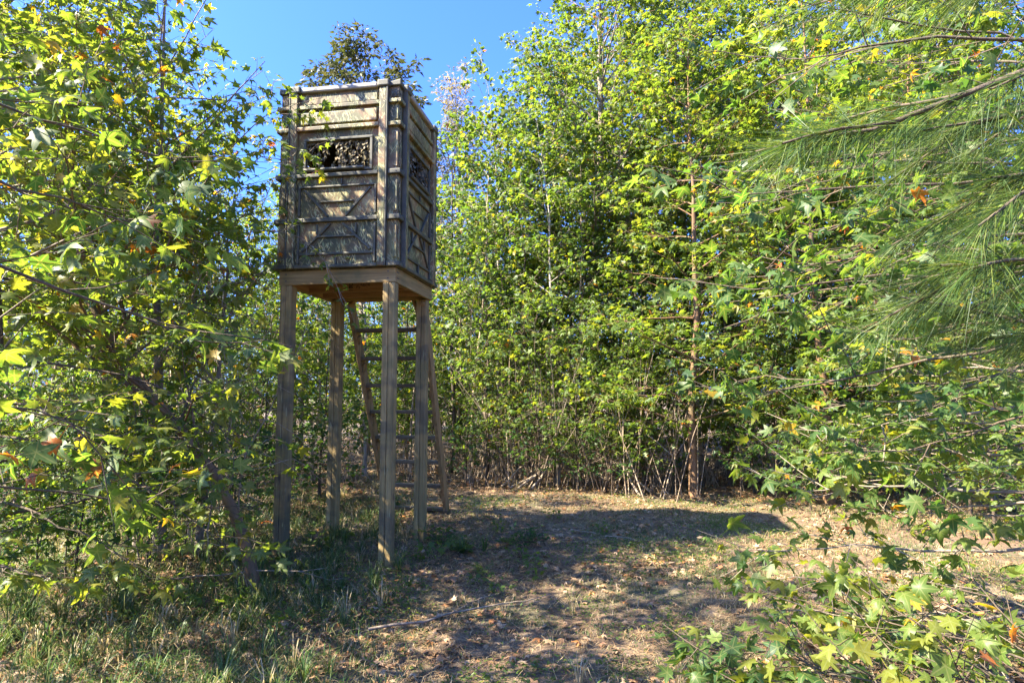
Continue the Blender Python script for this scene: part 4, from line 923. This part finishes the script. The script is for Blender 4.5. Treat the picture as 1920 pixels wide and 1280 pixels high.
branch_thing('sweetgum_tree', 'low sweetgum at the right with thin pale branches spread over the sunny ground', (3.5, 3.6),
             [[(3.5, 3.6, .95), (2.8, 3.7, .85), (2.2, 3.8, .85), (1.75, 3.9, .8)], [(3.5, 3.6, 1.15), (2.9, 3.9, 1.15), (2.3, 4.1, 1.15), (1.9, 4.2, 1.1)], [(3.5, 3.6, .7), (2.8, 3.4, .62), (2.2, 3.3, .6), (1.7, 3.25, .62)], [(3.5, 3.6, 1.3), (2.9, 4.3, 1.35), (2.5, 4.7, 1.35)], [(3.5, 3.6, 1.5), (3.1, 4.2, 1.55), (2.7, 4.5, 1.5)], [(3.5, 3.6, 1.6), (3.0, 3.7, 1.65), (2.5, 3.8, 1.6), (2.0, 3.8, 1.5)], [(3.5, 3.6, 1.1), (3.1, 4.0, 1.05), (2.7, 4.3, .95)], [(3.5, 3.6, 1.8), (3.0, 3.9, 1.9), (2.5, 4.1, 1.85)]],
             85, .115, gum_tint(.06, .2, .84), bark=M_BARK, nl=5, sub_gap=.22, sub_len=.36, twig_gap=.2)
branch_thing('sweetgum_shrub', 'low branches with bluish green leaves near the bottom right corner', (2.9, 2.6),
             [[(2.9, 2.6, .12), (2.2, 2.8, .25), (1.6, 2.95, .38), (1.1, 3.0, .45)], [(2.9, 2.6, .1), (2.2, 2.7, .12), (1.5, 2.75, .2), (1.05, 2.8, .22)], [(2.9, 2.6, .2), (2.3, 3.0, .3), (1.7, 3.1, .42), (1.25, 3.15, .5)]],
             86, .115, gum_tint(.03, .0, .3), nl=4, sub_gap=.2, sub_len=.34, twig_gap=.17, up=.3, r=.009)
branch_thing('sweetgum_shrub', 'low branches with bright yellow green leaves in the bottom right corner', (2.7, 2.4),
             [[(2.7, 2.4, .3), (2.2, 2.6, .42), (1.7, 2.75, .52), (1.35, 2.8, .55)], [(2.7, 2.4, .2), (2.2, 2.5, .22), (1.7, 2.6, .3), (1.4, 2.65, .32)], [(2.7, 2.4, .45), (2.2, 2.7, .62), (1.8, 2.9, .72)], [(2.7, 2.4, .15), (2.1, 2.45, .1), (1.7, 2.5, .12)]],
             87, .105, gum_tint(.07, .55, .82), nl=5, sub_gap=.19, sub_len=.36, twig_gap=.16, up=.3, r=.009)

# pine with long needles
pine_base = np.array([2.6, 1.2, float(gz(2.6, 1.2))])
pine = thing('pine_tree', 'long needled pine at the right edge with branches hanging across the corner', 'tree', tuple(pine_base))
rng = np.random.default_rng(91)
tb = Tubes(); tb.add(np.array([[0, 0, -.2], [.02, 0, 1.2], [-.02, .03, 2.6], [0, .05, 4.2]]), np.array([.09, .08, .06, .03]), 10); part('trunk', tb.mesh('trunk', M_BARKO), pine)
def needles(P, s0, rng, gap=.0045, ln=.195):
    L = np.linalg.norm(np.diff(P, axis=0), axis=1).sum(); n = max(8, int(L * (1 - s0) / gap)); out = []
    for i in range(n):
        p, d = at_t(P, min(.999, s0 + (1 - s0) * (i + rng.random()) / n))
        a = unit(d * rng.uniform(.6, 1.2) + rng.normal(0, .42, 3) + np.array([0, 0, -.2]))
        for k in range(3):
            e = unit(a + rng.normal(0, .07, 3)); l = ln * rng.uniform(.75, 1.15)
            out.append((p, e, l, rng.random()))
    return out
def needle_mesh(lst, rng):
    p = np.array([q[0] for q in lst]); d = np.array([q[1] for q in lst]); l = np.array([q[2] for q in lst])[:, None]; t = np.array([q[3] for q in lst])
    sd = unit(np.cross(d, rng.normal(0, 1, d.shape))) * .00068
    m1 = p + d * l * .5 + np.array([0, 0, -.008]); m2 = p + d * l + np.array([0, 0, -.035]) * rng.uniform(.3, 1.4, (len(p), 1))
    V = np.stack([p - sd, p + sd, m1 + sd, m1 - sd, m2], 1).reshape(-1, 3); k = np.arange(len(p))[:, None] * 5
    Lp = np.concatenate([np.concatenate([k, k + 1, k + 2, k + 3, k + 3, k + 2, k + 4], 1)]).ravel()
    return mesh_np('needles', V, Lp, np.tile([4, 3], len(p)), M_NEEDLE, np.repeat(t, 5))
for l in ([(2.6, 1.2, 2.95), (1.75, 1.55, 2.72), (1.35, 1.62, 2.58), (.98, 1.65, 2.44), (.80, 1.66, 2.42)],
          [(2.6, 1.2, 3.0), (1.8, 1.6, 2.9), (1.4, 1.7, 2.95), (1.05, 1.7, 2.9)],
          [(2.6, 1.2, 2.5), (1.8, 1.6, 2.37), (1.5, 1.65, 2.33), (1.3, 1.66, 2.31)],
          [(2.6, 1.2, 2.2), (1.8, 1.55, 2.12), (1.4, 1.6, 2.07), (1.12, 1.62, 2.06)],
          [(2.6, 1.2, 1.95), (1.85, 1.6, 1.93), (1.55, 1.65, 1.9), (1.38, 1.66, 1.88)],
          [(2.6, 1.2, 2.8), (1.9, 1.8, 2.68), (1.6, 1.95, 2.62), (1.4, 2.0, 2.58)]):
    P = np.array(l) - pine_base; P = np.array([at_t(P, t)[0] for t in np.linspace(0, 1, 9)])
    tb = Tubes(); tb.add(P, np.linspace(.014, .004, 9), 7); nd = needles(P, .55, rng)
    for j in range(4):
        q, e = at_t(P, .45 + .13 * j); s = 1 if j % 2 else -1
        e = unit(e + np.array([.15 * s, .45 * s, rng.normal(-.1, .3)])); Q = polyline(q, e, rng.uniform(.22, .4), 5, rng, -.1, .1)
        tb.add(Q, np.linspace(.006, .003, 5), 5); nd += needles(Q, .25, rng)
    b = part('branch', tb.mesh('branch', M_TWIG), pine); o = part('needles', needle_mesh(nd, rng), b, 'stuff')

# ------------------------------------------------------------------ ground cover
rng = np.random.default_rng(101)
def polar(n, r0, r1, half=52, pw=1.0):
    u = rng.random(n); r = (r0 ** pw + u * (r1 ** pw - r0 ** pw)) ** (1 / pw); a = R(half) * (rng.random(n) * 2 - 1)
    return r * np.sin(a), r * np.cos(a)
def fnoise(x, y, s, o=0.0):
    return np.array([mnoise.noise(Vector((a * s + o, b * s - o, o))) for a, b in zip(x, y)])
def zone_left(x, y): return np.clip((-x - .35 - .12 * (y - 4)) / .9, 0, 1)     # rank grass under the left trees
def zone_sun(x, y): return np.clip((x - .3) / .8, 0, 1) * np.clip((y - 5.0) / 1, 0, 1) * np.clip((10.2 - y) / .6, 0, 1)
def zone_wood(x, y): return np.clip((y - 10.6 + .25 * np.sin(x * 2)) / .8, 0, 1)

def grass(n, name, label, dens, hgt, tint_fn, width, mat, bend, r1=15):
    x, y = polar(n, 2.4, r1, 52, .9); d = dens(x, y, fnoise(x, y, 1.1, 3.3) + .5 * fnoise(x, y, 4.0, 9.1)); k = rng.random(len(x)) < d
    x, y = x[k], y[k]; m = len(x); z = gz(x, y)
    h = hgt(x, y) * rng.uniform(.45, 1.25, m); az = rng.uniform(0, 2 * math.pi, m); bd = bend * rng.uniform(.2, 1.5, m)
    dx, dy = np.cos(az), np.sin(az); w = width * rng.uniform(.6, 1.4, m) * (1 + .05 * y); sx, sy = -dy * w, dx * w
    b = np.stack([x, y, z - .01], 1); S = np.stack([sx, sy, 0 * x], 1); D = np.stack([dx, dy, 0 * x], 1)
    m1 = b + D * (h * bd * .35)[:, None] + np.array([0, 0, 1]) * (h * .6)[:, None]
    t = b + D * (h * bd)[:, None] + np.array([0, 0, 1]) * (h * np.clip(1 - .35 * bd, .25, 1))[:, None]
    V = np.stack([b - S, b + S, m1 + S * .8, m1 - S * .8, t], 1).reshape(-1, 3); q = np.arange(m)[:, None] * 5
    Lp = np.concatenate([q, q + 1, q + 2, q + 3, q + 3, q + 2, q + 4], 1).ravel()
    o = link(bpy.data.objects.new(name, mesh_np(name, V, Lp, np.tile([4, 3], m), mat, np.repeat(np.clip(tint_fn(x, y, m), 0, 1), 5))))
    return tag(o, label, 'grass', None, 'stuff')
grass(110000, 'green_grass', 'rank green grass under the left trees and between the posts',
      lambda x, y, f: np.clip(zone_left(x, y) * (.5 + 1.3 * f) + .05, 0, 1) * (1 - zone_wood(x, y) * .8), lambda x, y: .05 + .12 * zone_left(x, y), lambda x, y, m: rng.beta(1.5, 3.2, m) * .7, .0022, M_GRASS, 1.1)
grass(260000, 'short_grass', 'short green and straw coloured grass over the clearing',
      lambda x, y, f: np.clip((.28 + 1.1 * f) * (1 - zone_left(x, y) * .6) + .25 * zone_sun(x, y), 0, 1) * (1 - zone_wood(x, y) * .85), lambda x, y: .04 + .025 * zone_sun(x, y),
      lambda x, y, m: np.where(rng.random(m) < np.clip(.66 + 1.2 * fnoise(x, y, .8, 12.), .2, .97), rng.uniform(.1, .5, m), rng.uniform(.6, 1, m)), .0019, M_GRASS, 1.1)
grass(75000, 'dry_grass', 'dry tan grass stalks bent over across the clearing',
      lambda x, y, f: np.clip(.28 + .6 * f + .1 * zone_left(x, y), 0, 1) * (1 - zone_wood(x, y) * .6), lambda x, y: .07 + .10 * zone_left(x, y), lambda x, y, m: rng.uniform(.62, 1.0, m), .0016, M_GRASS, 1.9)
def tufts(n, name, label, spots, blades, h, tint_lo, tint_hi):
    V = []; T = []; k = 0; rg = np.random.default_rng(77)
    for (x, y) in spots:
        hh = h * rg.uniform(.6, 1.3); z = float(gz(x, y))
        for i in range(blades):
            az = rg.uniform(0, 6.28); d = np.array([math.cos(az), math.sin(az), 0]); w = np.array([-d[1], d[0], 0]) * rg.uniform(.0018, .0036); l = hh * rg.uniform(.5, 1.2); o = rg.uniform(.25, .8)
            b = np.array([x, y, z - .01]) + d * rg.uniform(0, .035); p1 = b + d * l * .22 * o + np.array([0, 0, l * .5]); p2 = b + d * l * .6 * o + np.array([0, 0, l * .72]); p3 = b + d * l * 1.05 * o + np.array([0, 0, l * (.78 - .5 * o)])
            V += [b - w, b + w, p1 + w, p1 - w, p2 + w * .8, p2 - w * .8, p3]; T.append(rg.uniform(tint_lo, tint_hi)); k += 1
    q = np.arange(k)[:, None] * 7
    L = np.concatenate([q, q + 1, q + 2, q + 3, q + 3, q + 2, q + 4, q + 5, q + 5, q + 4, q + 6], 1).ravel()
    tag(link(bpy.data.objects.new(name, mesh_np(name, np.array(V), L, np.tile([4, 4, 3], k), M_GRASS, np.repeat(T, 7)))), label, 'grass', None, 'stuff')
x, y = polar(1500, 2.6, 10, 50, .9); k = rng.random(len(x)) < zone_left(x, y) ** 2 * .6 * (1 - zone_wood(x, y)); sp = list(zip(x[k], y[k]))
sp += [(SX + px * c - py * s_ + rng.normal(0, .13), SY + px * s_ + py * c + rng.normal(0, .13)) for px, py in ((-.6, -.615), (.612, -.625), (.585, .612), (-.575, .6)) for q_ in range(7)]
tufts(0, 'grass_tufts', 'arching tufts of long green grass at the left and round the posts', sp, 26, .25, .12, .6)
x, y = polar(700, 2.6, 12, 50, .9); k = rng.random(len(x)) < np.clip(zone_left(x, y) * .6 + .03, 0, 1); sp = list(zip(x[k], y[k]))
tufts(0, 'dead_grass_tufts', 'bent tufts of dead straw coloured grass', sp, 20, .24, .66, 1.0)
# pine straw: thin dead needles lying about
x, y = polar(170000, 2.4, 14, 52, .85); k = rng.random(len(x)) < np.clip(.5 + .9 * fnoise(x, y, .8, 1.7) + .3 * zone_wood(x, y), .1, 1); x, y = x[k], y[k]; m = len(x)
az = rng.uniform(0, 6.28, m); l = rng.uniform(.05, .13, m); z = gz(x, y) + rng.uniform(.004, .03, m); tl = rng.normal(0, .16, m); w = .0012 * (1 + .12 * y)
D = np.stack([np.cos(az) * l, np.sin(az) * l, tl * l], 1); S = np.stack([-np.sin(az) * w, np.cos(az) * w, 0 * x], 1); b = np.stack([x, y, z], 1)
V = np.stack([b - S, b + S, b + D + S, b + D - S], 1).reshape(-1, 3)
tag(link(bpy.data.objects.new('pine_straw', mesh_np('pine_straw', V, np.arange(4 * m), np.full(m, 4), M_STRAW, np.repeat(rng.random(m), 4)))), 'reddish brown pine straw scattered over the ground', 'pine straw', None, 'stuff')
# fallen leaves: the nearest ones singly, the rest as litter
x, y = polar(46000, 2.5, 17, 52, .8); zw = zone_wood(x, y)
k = rng.random(len(x)) < np.clip(.36 + .8 * (fnoise(x, y, .9, 5.5) + .5 * fnoise(x, y, 3.1, 4.5)) + .6 * zw - .15 * zone_sun(x, y), .04, 1); x, y = x[k], y[k]; m = len(x)
az = rng.uniform(0, 6.28, m); pos = np.stack([x, y, gz(x, y) + rng.uniform(.008, .035, m)], 1)
ax = np.stack([np.cos(az), np.sin(az), rng.normal(0, .25, m)], 1); nr = np.stack([rng.normal(0, .35, m), rng.normal(0, .35, m), np.ones(m)], 1); sz = rng.uniform(.035, .10, m); tn = rng.random(m)
order = np.argsort(-sz / np.hypot(x, y)); a, b = order[:300], order[300:]
leaf_objects(ground, pos[a], ax[a], nr[a], sz[a] * .9, tn[a], 'fall', rng, 'fallen_leaf')
part('leaf_litter', leaf_mesh('leaf_litter', pos[b], ax[b], nr[b], sz[b], tn[b], M_FALL, T_STAR, rng), ground, 'stuff')

# small weeds and clover in patches
x, y = polar(150000, 2.4, 13, 52, .85); f = fnoise(x, y, .75, 8.8) + .5 * fnoise(x, y, 2.6, 2.2)
k = rng.random(len(x)) < np.clip((f + .08) * 1.9 + .2 * zone_left(x, y), .05, 1) * (1 - .7 * zone_wood(x, y)); x, y = x[k], y[k]; m = len(x)
az = rng.uniform(0, 6.28, m); pos = np.stack([x, y, gz(x, y) + rng.uniform(.01, .07, m)], 1)
ax = np.stack([np.cos(az), np.sin(az), rng.normal(.15, .3, m)], 1); nr = np.stack([rng.normal(0, .4, m), rng.normal(0, .4, m), np.ones(m)], 1)
tag(link(bpy.data.objects.new('weeds', leaf_mesh('weeds', pos, ax, nr, rng.uniform(.018, .05, m), rng.uniform(.1, .72, m), M_GUM, T_OVAL, rng))), 'small green weeds growing in patches over the clearing', 'weeds', None, 'stuff')
